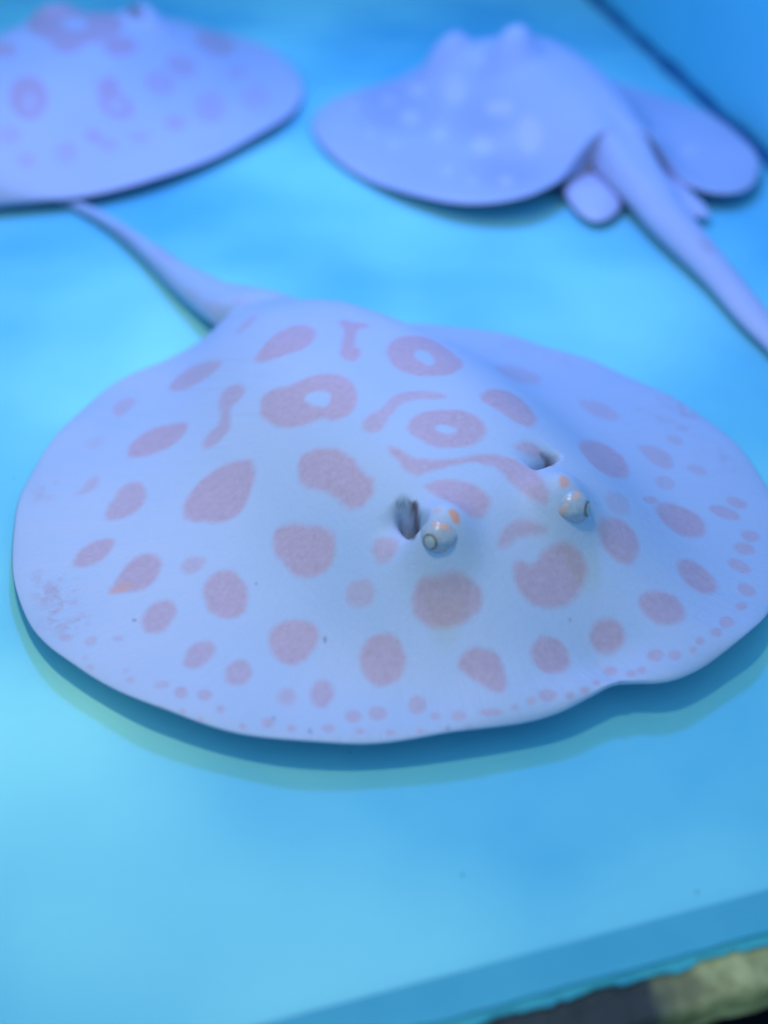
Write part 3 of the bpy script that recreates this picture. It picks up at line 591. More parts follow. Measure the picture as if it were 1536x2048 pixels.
        [0,0.75,0.8,[[-26.6,117.0],[-25.8,117.2],[-25.0,117.2],[-24.5,116.7],[-24.3,116.3],[-24.6,115.6],[-25.1,115.2],[-26.0,114.9],[-26.7,115.0],[-27.2,115.4],[-27.4,115.9],[-27.1,116.5]]],
        [0,0.75,0.8,[[-21.1,115.4],[-20.4,115.6],[-19.7,115.7],[-18.9,115.6],[-18.3,115.3],[-17.7,114.9],[-17.3,114.4],[-17.2,113.8],[-17.2,113.3],[-17.5,112.7],[-18.0,112.3],[-18.6,112.1],[-19.3,112.0],[-20.1,112.1],[-20.7,112.5],[-21.3,112.9],[-21.6,113.4],[-21.8,114.0],[-21.7,114.5],[-21.5,115.0]]],
        [0,0.75,0.8,[[-16.3,111.8],[-15.5,112.1],[-14.6,112.2],[-13.6,112.1],[-12.8,111.7],[-12.2,111.1],[-11.8,110.4],[-11.8,109.5],[-11.9,108.7],[-12.5,107.9],[-13.0,107.4],[-13.9,107.1],[-14.7,107.0],[-15.6,107.2],[-16.4,107.6],[-17.0,108.2],[-17.4,108.9],[-17.5,109.8],[-17.4,110.5],[-17.0,111.2]]],
        [0,0.75,0.8,[[-7.4,111.9],[-6.5,112.1],[-5.8,111.9],[-5.3,111.4],[-5.2,110.7],[-5.5,109.9],[-6.1,109.4],[-6.9,109.3],[-7.7,109.4],[-8.2,110.0],[-8.3,110.7],[-7.9,111.5]]],
        [0,0.75,0.8,[[-4.2,110.8],[-3.3,111.0],[-2.5,110.7],[-1.8,110.1],[-1.7,109.3],[-2.1,108.4],[-2.8,107.9],[-3.7,107.7],[-4.4,108.0],[-5.0,108.7],[-5.1,109.5],[-4.8,110.4]]],
        [0,0.75,0.8,[[-1.5,105.4],[-0.9,105.7],[-0.2,105.7],[0.4,105.4],[0.9,105.0],[1.4,104.4],[1.8,103.8],[2.0,103.1],[1.9,102.4],[1.5,101.8],[1.0,101.3],[0.4,101.1],[-0.2,101.2],[-0.9,101.4],[-1.5,101.8],[-2.0,102.4],[-2.4,103.0],[-2.5,103.8],[-2.4,104.4],[-2.0,105.0]]],
        [0,0.75,0.8,[[6.9,105.6],[7.8,105.9],[8.5,105.7],[9.1,105.2],[9.3,104.5],[9.1,103.8],[8.4,103.3],[7.4,103.0],[6.6,103.0],[5.9,103.5],[5.8,104.2],[6.2,105.0]]],
        [0,0.75,0.8,[[12.0,105.3],[12.8,105.4],[13.5,105.3],[14.2,104.9],[14.5,104.3],[14.4,103.7],[13.9,103.2],[13.1,103.0],[12.3,103.2],[11.6,103.6],[11.4,104.2],[11.5,104.9]]],
        [0,0.75,0.8,[[17.5,103.7],[18.2,103.9],[18.9,103.7],[19.5,103.3],[19.7,102.8],[19.5,102.2],[19.1,101.8],[18.3,101.6],[17.7,101.6],[17.1,102.1],[16.9,102.7],[17.1,103.3]]],
        [0,0.75,0.8,[[22.1,100.2],[22.8,100.5],[23.5,100.6],[24.3,100.4],[25.1,100.1],[25.8,99.5],[26.3,98.9],[26.6,98.2],[26.6,97.5],[26.4,97.0],[26.0,96.6],[25.3,96.3],[24.5,96.2],[23.6,96.3],[22.9,96.6],[22.1,97.2],[21.7,97.8],[21.4,98.6],[21.4,99.3],[21.6,99.9]]],
        [0,0.75,0.8,[[28.5,98.0],[29.4,98.2],[30.1,98.1],[30.9,97.5],[31.2,96.8],[31.1,95.9],[30.5,95.6],[29.7,95.3],[28.8,95.4],[28.1,96.0],[27.8,96.8],[27.9,97.6]]],
        [0,0.75,0.8,[[34.2,96.0],[34.9,96.2],[35.4,96.2],[36.1,95.7],[36.4,95.0],[36.3,94.3],[35.9,94.1],[35.2,93.9],[34.6,93.9],[34.0,94.4],[33.7,95.0],[33.8,95.7]]],
        [0,0.75,0.8,[[39.1,94.2],[39.6,94.1],[40.4,93.9],[41.3,93.4],[42.3,92.9],[43.2,92.3],[44.0,91.3],[44.6,90.5],[44.9,89.9],[44.9,89.4],[44.6,89.1],[44.1,89.0],[43.3,89.4],[42.4,89.8],[41.5,90.4],[40.6,91.0],[39.8,91.9],[39.2,92.8],[38.9,93.4],[38.9,93.8]]],
        [0,0.75,0.8,[[48.8,87.8],[49.3,88.0],[49.9,88.1],[50.6,87.7],[51.2,87.6],[51.8,87.1],[52.3,86.5],[52.5,85.8],[52.5,85.1],[52.3,84.6],[51.9,84.2],[51.4,84.0],[50.8,83.9],[50.1,84.1],[49.5,84.4],[48.9,85.0],[48.5,85.6],[48.3,86.3],[48.3,86.9],[48.4,87.3]]],
        [0,0.75,0.8,[[55.0,82.2],[55.8,82.5],[56.5,82.3],[57.1,81.8],[57.4,81.1],[57.1,80.2],[56.6,79.6],[55.9,79.4],[55.1,79.5],[54.4,80.1],[54.3,80.9],[54.5,81.8]]],
        [0,0.75,0.8,[[55.4,76.4],[56.4,76.9],[57.3,77.3],[58.4,77.2],[59.2,76.9],[59.9,76.2],[60.3,75.3],[60.4,74.4],[60.2,73.3],[59.7,72.1],[59.0,71.3],[58.0,70.8],[57.1,70.4],[56.0,70.6],[55.2,70.9],[54.5,71.5],[54.2,72.5],[54.0,73.4],[54.2,74.6],[54.7,75.5]]],
        [0,0.75,0.8,[[68.8,77.7],[69.3,77.8],[70.0,77.4],[70.8,76.9],[71.1,76.3],[71.1,75.7],[70.9,75.2],[70.2,75.2],[69.5,75.5],[68.9,76.2],[68.5,76.9],[68.4,77.6]]],
        [0,0.75,0.8,[[72.8,65.8],[73.5,66.2],[74.3,66.4],[75.1,66.3],[75.8,66.2],[76.5,65.7],[76.8,64.9],[77.0,64.1],[77.0,63.3],[76.7,62.5],[76.2,61.9],[75.5,61.4],[74.6,61.2],[73.9,61.2],[73.2,61.6],[72.6,62.1],[72.2,62.8],[72.0,63.7],[72.1,64.4],[72.4,65.2]]],
        [0,0.75,0.8,[[66.2,70.3],[67.1,70.8],[67.9,71.0],[68.9,70.8],[69.7,70.5],[70.4,69.9],[70.9,69.2],[71.2,68.2],[71.1,67.2],[70.7,66.3],[70.2,65.7],[69.3,65.2],[68.5,65.0],[67.6,65.0],[66.7,65.6],[66.0,66.2],[65.6,67.0],[65.3,67.8],[65.4,68.8],[65.8,69.6]]],
        [0,0.75,0.8,[[82.5,64.4],[82.9,64.8],[83.4,64.9],[84.0,64.7],[84.5,64.7],[85.0,64.1],[85.3,63.8],[85.5,63.1],[85.5,62.6],[85.4,62.2],[85.0,61.5],[84.4,61.2],[83.9,61.1],[83.4,61.1],[82.8,61.5],[82.4,61.8],[82.0,62.4],[81.9,62.9],[81.8,63.4],[82.1,64.2]]],
        [0,0.75,0.8,[[91.7,56.7],[92.4,57.1],[93.1,56.8],[93.6,56.6],[93.9,55.9],[93.7,55.0],[93.3,54.4],[92.6,53.9],[91.9,54.0],[91.4,54.6],[91.2,55.4],[91.2,56.3]]],
        [0,0.75,0.8,[[95.3,50.3],[95.7,50.8],[96.3,50.9],[96.9,51.0],[97.5,50.8],[98.0,50.2],[98.2,49.7],[98.4,49.1],[98.4,48.4],[98.1,47.5],[97.7,47.3],[97.2,46.7],[96.6,46.4],[96.0,46.5],[95.4,46.7],[95.0,47.0],[94.6,47.8],[94.5,48.3],[94.5,48.9],[94.8,49.7]]],
        [0,0.75,0.8,[[102.4,45.8],[103.0,46.3],[103.5,46.0],[104.0,45.6],[104.3,44.7],[104.2,44.1],[103.9,43.6],[103.2,43.4],[102.6,43.5],[102.1,43.8],[101.9,44.3],[102.1,45.3]]],
        [0,0.75,0.8,[[103.5,36.0],[104.2,36.1],[105.0,36.2],[105.5,35.9],[105.7,35.3],[105.6,34.3],[105.2,33.4],[104.5,33.2],[103.8,33.2],[103.1,33.6],[102.9,34.2],[103.0,35.1]]],
        [0,0.75,0.8,[[103.5,28.5],[104.1,29.2],[104.7,29.4],[105.6,29.5],[106.2,29.3],[106.8,28.7],[107.2,27.9],[107.5,27.3],[107.5,26.6],[107.3,25.9],[106.7,25.0],[106.3,24.6],[105.5,24.2],[104.7,24.2],[104.1,24.5],[103.4,24.8],[103.0,25.5],[102.9,26.4],[102.8,27.4],[103.0,28.0]]],
        [0,0.75,0.8,[[109.3,22.8],[110.0,23.2],[110.6,23.7],[111.3,23.8],[112.0,23.5],[112.5,23.3],[112.7,22.5],[112.9,21.7],[112.8,21.0],[112.6,20.2],[112.2,19.5],[111.5,18.7],[110.8,18.4],[110.1,18.4],[109.4,18.4],[109.0,18.9],[108.6,19.4],[108.5,20.2],[108.6,21.2],[108.9,22.0]]],
        [0,0.5,0.8,[[111.4,16.6],[111.8,16.9],[112.4,17.1],[113.2,16.9],[113.9,16.7],[114.7,15.9],[115.2,15.4],[115.6,14.7],[115.6,13.9],[115.5,13.1],[115.2,12.6],[114.7,12.2],[114.1,12.0],[113.3,12.2],[112.6,12.6],[111.9,13.1],[111.3,13.7],[110.9,14.6],[110.9,15.4],[111.0,16.1]]],
        [0,0.75,0.8,[[113.6,29.2],[114.0,29.5],[114.5,29.5],[115.0,28.6],[115.2,28.3],[115.2,27.6],[114.8,27.2],[114.3,26.8],[113.8,26.9],[113.5,27.4],[113.2,27.8],[113.2,28.4]]],
        [0,0.5,0.8,[[118.0,23.9],[118.2,23.5],[118.4,23.0],[118.4,23.0],[118.9,22.1],[119.3,21.1],[119.3,21.1],[118.9,21.1],[118.4,21.7],[118.0,22.0],[117.7,22.8],[117.8,22.9]]],
        [0,0.75,0.8,[[111.0,35.0],[111.4,35.4],[112.0,35.1],[112.2,35.1],[112.6,34.2],[112.3,34.2],[112.2,33.5],[111.7,33.1],[111.2,33.4],[110.8,34.0],[110.6,34.0],[110.8,34.9]]],
        [0,0.5,0.8,[[119.2,7.1],[119.9,7.2],[120.5,7.3],[121.1,6.8],[121.4,6.1],[121.3,5.2],[120.9,4.3],[120.2,4.1],[119.5,4.2],[118.9,4.5],[118.6,5.3],[118.8,6.2]]],
        [0,0.5,0.8,[[118.4,2.2],[118.8,2.4],[119.3,2.3],[119.8,2.1],[119.9,1.5],[119.9,1.0],[119.5,0.4],[119.1,0.1],[118.5,0.2],[118.1,0.4],[118.0,1.0],[118.0,1.6]]],
        [0,0.5,0.8,[[118.7,-18.3],[119.1,-17.6],[119.6,-17.0],[120.2,-16.6],[120.9,-16.3],[121.6,-16.2],[122.3,-16.4],[122.9,-16.7],[123.2,-17.1],[123.2,-17.8],[123.2,-18.5],[122.9,-19.2],[122.4,-19.6],[121.7,-20.1],[121.0,-20.5],[120.3,-20.6],[119.7,-20.5],[119.1,-20.1],[118.8,-19.7],[118.6,-18.8]]],
        [0,0.5,0.8,[[112.4,-12.5],[113.0,-12.2],[113.7,-12.4],[114.6,-13.0],[115.0,-13.8],[115.0,-14.6],[114.7,-15.2],[114.1,-15.6],[113.4,-15.3],[112.5,-14.6],[112.1,-13.7],[112.0,-12.9]]],
        [0,0.5,0.8,[[126.2,-6.6],[126.9,-6.5],[127.5,-6.6],[127.9,-6.9],[128.2,-7.6],[128.1,-8.6],[127.9,-8.8],[127.3,-9.3],[126.8,-9.1],[126.1,-8.7],[125.9,-7.9],[126.0,-7.2]]],
        [0,0.5,0.8,[[125.5,-11.7],[126.0,-11.4],[126.6,-11.5],[127.1,-11.7],[127.3,-12.5],[127.2,-13.1],[127.0,-13.7],[126.4,-13.9],[126.0,-13.9],[125.5,-13.6],[125.3,-12.7],[125.3,-12.1]]],
        [0,0.5,0.8,[[124.9,-23.9],[125.4,-23.4],[125.9,-23.2],[126.5,-23.3],[127.1,-23.7],[127.6,-24.2],[128.1,-24.9],[128.3,-25.5],[128.3,-26.2],[128.2,-27.0],[128.1,-27.5],[127.5,-28.0],[127.0,-27.9],[126.5,-27.9],[125.9,-27.6],[125.2,-27.1],[124.9,-26.5],[124.7,-25.7],[124.5,-25.1],[124.8,-24.3]]],
        [0,0.5,0.8,[[-93.5,55.9],[-91.9,56.3],[-90.4,56.3],[-89.0,55.9],[-87.7,55.2],[-87.0,54.2],[-86.8,53.1],[-86.9,51.8],[-87.8,50.5],[-89.2,49.3],[-90.5,48.7],[-92.5,48.1],[-94.0,48.1],[-95.3,48.4],[-96.5,49.2],[-96.9,50.3],[-97.1,51.6],[-96.8,53.0],[-96.2,54.1],[-94.9,55.2]]],
        [0,0.75,0.8,[[-75.9,60.7],[-74.6,61.2],[-73.5,61.3],[-71.8,61.5],[-70.5,61.4],[-69.3,61.0],[-68.6,60.5],[-68.1,60.0],[-68.1,59.4],[-68.9,58.6],[-69.8,58.0],[-71.4,57.4],[-72.8,57.0],[-74.5,56.9],[-75.6,57.2],[-76.9,57.4],[-77.5,58.1],[-77.6,58.9],[-77.5,59.5],[-76.9,60.2]]],
        [0,0.5,0.8,[[-113.1,57.7],[-112.0,57.9],[-110.9,57.4],[-109.8,56.7],[-109.1,55.6],[-108.4,54.4],[-108.3,52.9],[-108.3,51.6],[-108.7,50.6],[-109.6,49.6],[-110.6,49.1],[-111.6,49.1],[-112.9,49.4],[-113.9,50.2],[-114.8,51.2],[-115.3,52.5],[-115.5,53.9],[-115.3,55.3],[-114.7,56.4],[-114.2,57.2]]],
        [0,0.5,0.8,[[-122.1,38.7],[-120.8,38.8],[-120.0,38.5],[-118.9,37.9],[-118.2,37.1],[-117.8,35.9],[-117.5,34.8],[-118.0,33.3],[-118.4,32.4],[-119.1,31.5],[-120.0,31.0],[-121.2,30.8],[-122.2,31.1],[-123.2,31.8],[-124.0,32.6],[-124.4,33.8],[-124.4,35.1],[-124.1,36.3],[-123.6,37.3],[-123.0,38.2]]],
        [0,0.75,0.8,[[76.0,70.8],[76.7,71.0],[77.2,70.8],[77.7,70.4],[78.0,70.1],[77.9,69.3],[77.6,69.0],[77.0,68.9],[76.5,69.0],[75.9,69.4],[75.7,69.8],[75.7,70.5]]],
        [0,0.75,0.8,[[49.3,91.6],[49.8,91.4],[50.2,91.3],[50.8,90.8],[50.9,90.7],[51.3,90.1],[51.1,90.0],[50.7,89.9],[50.0,90.3],[49.6,90.5],[49.3,91.0],[49.3,91.3]]],
        [0,0.75,0.8,[[62.2,82.9],[62.7,82.9],[63.2,82.6],[63.6,82.3],[63.9,81.9],[63.8,81.3],[63.6,81.1],[63.1,81.0],[62.6,81.2],[62.2,81.5],[62.0,82.1],[62.0,82.5]]],
        [3,0.5,0.6,[[62.8,35.2],[63.2,35.4],[63.5,35.5],[63.6,35.2],[63.6,35.1],[63.2,34.4],[63.0,34.0],[62.6,33.6],[62.3,33.7],[62.1,33.8],[62.2,34.2],[62.4,34.6]]],
        [3,0.5,0.6,[[64.7,-0.9],[64.9,-1.0],[65.2,-1.0],[65.5,-1.2],[65.5,-1.4],[65.4,-1.7],[65.1,-2.0],[64.9,-2.1],[64.9,-1.9],[64.8,-1.7],[64.7,-1.5],[64.8,-1.1]]],
        [3,0.5,0.6,[[55.7,87.3],[56.0,87.4],[56.1,87.5],[56.4,87.1],[56.6,86.8],[56.4,86.8],[56.2,86.5],[55.8,86.3],[55.6,86.3],[55.4,86.5],[55.5,86.5],[55.5,87.0]]],
        [3,0.5,0.6,[[104.4,-17.5],[104.7,-17.3],[105.1,-17.4],[105.2,-17.5],[105.3,-18.0],[105.3,-18.4],[105.3,-18.5],[104.8,-18.8],[104.5,-18.7],[104.5,-18.4],[104.3,-18.2],[104.3,-17.7]]],
        [3,0.5,0.6,[[93.9,48.9],[94.3,49.3],[94.6,49.5],[94.8,49.2],[94.6,48.8],[94.6,48.6],[94.2,48.1],[93.9,47.8],[93.6,47.7],[93.4,47.7],[93.5,48.2],[93.6,48.6]]],
        [3,0.5,0.6,[[88.5,60.7],[89.0,61.1],[89.2,61.3],[89.4,61.1],[89.4,60.6],[89.2,60.3],[88.9,59.7],[88.5,59.4],[88.1,59.3],[88.0,59.4],[88.0,59.9],[88.3,60.2]]],
        [3,0.5,0.6,[[-1.1,84.7],[-0.8,84.7],[-0.6,84.7],[-0.3,84.5],[-0.3,84.5],[-0.3,84.2],[-0.4,84.0],[-0.7,84.0],[-0.8,84.1],[-1.2,84.2],[-1.2,84.3],[-1.2,84.5]]],
        [0,0.6,1.6,[[-41.8,-224.0],[-40.8,-224.0],[-40.0,-225.4],[-39.6,-228.4],[-39.4,-232.0],[-39.8,-236.7],[-40.1,-240.7],[-40.9,-244.9],[-41.7,-248.0],[-42.7,-250.3],[-43.8,-251.5],[-45.0,-251.7],[-46.0,-250.8],[-46.4,-248.3],[-46.7,-245.5],[-46.7,-241.6],[-45.8,-236.4],[-45.5,-232.8],[-44.3,-228.5],[-43.3,-225.7]]],
        [0,0.45,1.6,[[-41.1,-267.0],[-41.0,-268.7],[-41.2,-271.8],[-41.5,-275.6],[-41.9,-279.4],[-42.4,-284.0],[-42.8,-287.6],[-43.2,-290.6],[-43.5,-292.6],[-43.9,-293.3],[-44.2,-293.1],[-44.5,-291.8],[-44.6,-289.2],[-44.6,-285.8],[-44.3,-281.9],[-43.8,-277.8],[-43.2,-273.8],[-42.6,-270.3],[-42.0,-268.0],[-41.4,-266.7]]],
        [0,0.35,1.6,[[-28.9,-163.4],[-28.4,-163.6],[-27.5,-165.4],[-27.0,-165.9],[-26.6,-167.8],[-26.4,-170.4],[-26.5,-172.7],[-26.8,-174.7],[-27.2,-176.4],[-27.7,-177.6],[-28.2,-177.7],[-28.8,-177.2],[-29.2,-175.9],[-29.6,-173.9],[-29.7,-171.7],[-29.8,-169.4],[-29.8,-167.1],[-29.7,-165.2],[-29.5,-164.7],[-29.4,-163.2]]],
        [0,0.3,1.6,[[-36.2,-149.7],[-34.9,-148.7],[-34.6,-150.4],[-34.7,-153.1],[-34.9,-155.9],[-34.6,-158.5],[-34.1,-160.2],[-33.9,-161.7],[-34.0,-162.7],[-34.4,-163.6],[-35.2,-164.3],[-36.1,-164.3],[-37.0,-163.8],[-37.9,-162.6],[-38.6,-161.2],[-39.2,-159.4],[-39.7,-157.8],[-39.8,-156.2],[-39.4,-154.4],[-38.1,-152.1]]],
        [0,0.25,1.6,[[-29.3,-183.9],[-28.8,-184.4],[-28.6,-185.8],[-28.4,-187.7],[-28.5,-189.7],[-28.6,-191.8],[-28.9,-193.9],[-29.3,-195.6],[-29.6,-196.7],[-30.1,-197.5],[-30.5,-197.5],[-30.9,-196.7],[-31.2,-195.6],[-31.4,-193.8],[-31.5,-191.9],[-31.4,-189.9],[-31.2,-187.9],[-30.8,-186.0],[-30.3,-184.8],[-29.7,-183.9]]],
        [6,1.0,0.8,[[17.3,25.8],[16.4,26.6],[17.3,28.7],[19.1,30.5],[19.9,32.6],[25.4,37.3],[27.1,38.0],[27.2,36.9],[26.1,35.3],[19.9,30.3],[19.1,26.9],[19.1,28.8],[18.2,25.0],[18.2,23.4],[19.1,21.7],[20.0,21.6],[20.4,20.7],[20.0,20.8],[18.2,21.9],[17.3,24.4]]],  # shade of the spiracle hollow put into the skin colour
        [6,0.8,1.2,[[-35.6,35.2],[-36.7,36.2],[-37.5,37.3],[-38.2,39.2],[-33.1,43.3],[-31.0,44.1],[-30.3,43.8],[-35.3,37.4],[-34.7,36.4],[-34.7,35.5]]],  # painted shade for the other spiracle
        [4,0.8,4.0,[[111.2,-46.4],[112.5,-44.5],[114.4,-43.0],[116.5,-42.1],[118.9,-42.0],[121.3,-42.3],[123.5,-43.5],[124.9,-45.3],[126.0,-47.4],[126.2,-49.7],[125.6,-51.8],[124.3,-53.7],[122.7,-55.0],[120.1,-55.9],[117.7,-56.1],[115.2,-55.8],[113.1,-54.6],[111.7,-52.8],[110.5,-50.8],[110.5,-48.5]]],
        [4,0.9,4.0,[[114.9,-38.2],[116.1,-35.9],[117.6,-34.2],[119.6,-32.8],[122.1,-31.9],[124.4,-31.6],[126.2,-32.2],[128.0,-33.5],[129.1,-35.2],[129.5,-37.3],[129.1,-39.6],[128.1,-41.7],[126.7,-43.5],[124.5,-44.9],[122.4,-45.6],[119.9,-45.9],[117.7,-45.3],[116.0,-44.0],[114.9,-42.4],[114.5,-40.3]]],
        [4,0.6,4.0,[[117.7,-52.1],[119.1,-50.4],[120.8,-49.3],[122.3,-48.9],[123.5,-49.3],[124.7,-50.4],[125.4,-51.9],[125.7,-54.0],[125.7,-56.2],[125.0,-58.7],[123.8,-60.7],[122.4,-62.5],[121.1,-63.6],[119.4,-64.1],[117.9,-63.7],[116.8,-62.7],[116.2,-61.1],[115.9,-58.9],[115.9,-56.6],[116.6,-54.2]]],
        [4,0.7,4.0,[[115.0,-28.4],[116.0,-27.0],[117.3,-26.0],[119.3,-25.2],[121.0,-24.9],[123.3,-24.9],[125.0,-25.3],[126.5,-26.3],[127.4,-27.5],[127.6,-29.1],[127.5,-30.4],[126.5,-31.7],[125.2,-32.8],[123.3,-33.5],[121.2,-33.9],[119.3,-33.7],[117.4,-33.2],[116.1,-32.3],[115.0,-31.0],[114.6,-29.7]]],
        [4,0.8,4.0,[[-145.6,28.6],[-143.5,28.5],[-141.7,27.5],[-140.3,25.6],[-139.4,23.1],[-139.0,20.0],[-139.0,17.0],[-139.4,14.1],[-140.6,11.7],[-142.1,9.9],[-143.8,9.1],[-145.5,9.2],[-147.2,10.3],[-149.1,12.1],[-149.8,14.7],[-149.9,17.9],[-149.9,20.7],[-149.5,23.5],[-149.0,25.7],[-147.6,27.6]]],
        [4,0.6,4.0,[[-131.8,37.0],[-130.3,36.2],[-128.9,34.1],[-127.2,30.9],[-126.2,26.9],[-125.4,22.2],[-125.1,17.8],[-125.2,13.6],[-125.9,10.4],[-127.0,8.1],[-128.7,7.4],[-130.2,8.1],[-131.7,10.3],[-133.2,13.7],[-134.4,17.8],[-135.1,22.6],[-135.3,27.0],[-135.1,31.2],[-134.2,34.4],[-133.2,36.4]]],
        [4,0.5,4.0,[[-125.2,62.9],[-124.3,62.0],[-123.7,59.9],[-123.9,56.7],[-124.1,53.1],[-125.0,48.7],[-126.0,44.8],[-127.7,41.1],[-129.2,38.2],[-131.1,36.4],[-132.4,36.0],[-133.1,37.2],[-133.5,39.4],[-133.4,42.8],[-132.8,46.8],[-132.0,50.9],[-130.8,54.9],[-129.4,58.5],[-128.0,61.0],[-126.5,62.7]]],
        [4,0.5,4.0,[[-132.4,-41.8],[-130.7,-42.2],[-128.7,-43.7],[-126.5,-46.4],[-124.5,-49.8],[-122.9,-53.9],[-121.7,-57.9],[-121.1,-62.0],[-121.3,-65.1],[-122.1,-67.5],[-123.3,-68.5],[-125.1,-68.2],[-127.2,-66.7],[-129.5,-64.0],[-131.6,-60.6],[-133.4,-56.5],[-134.5,-52.4],[-134.8,-48.2],[-134.5,-45.0],[-133.7,-42.8]]],
        [4,0.5,4.0,[[-134.2,-28.3],[-132.8,-28.6],[-131.1,-29.9],[-129.5,-32.2],[-128.4,-35.3],[-127.3,-38.9],[-126.9,-42.5],[-127.1,-46.2],[-127.8,-49.1],[-128.9,-51.3],[-130.3,-52.2],[-131.9,-52.0],[-133.4,-50.5],[-134.9,-47.9],[-135.9,-44.6],[-136.6,-40.7],[-136.9,-37.0],[-136.9,-33.5],[-136.4,-30.9],[-135.5,-29.1]]],
        [4,0.5,4.0,[[85.7,-105.2],[86.7,-103.2],[88.5,-101.1],[90.8,-99.5],[93.1,-98.7],[95.6,-98.4],[97.8,-98.8],[99.5,-100.0],[100.6,-101.4],[100.9,-103.4],[100.5,-105.9],[99.4,-108.1],[97.7,-110.4],[95.4,-111.9],[93.0,-113.0],[90.5,-113.3],[88.3,-112.8],[86.6,-111.5],[85.6,-109.8],[85.1,-107.7]]],
    ],
)
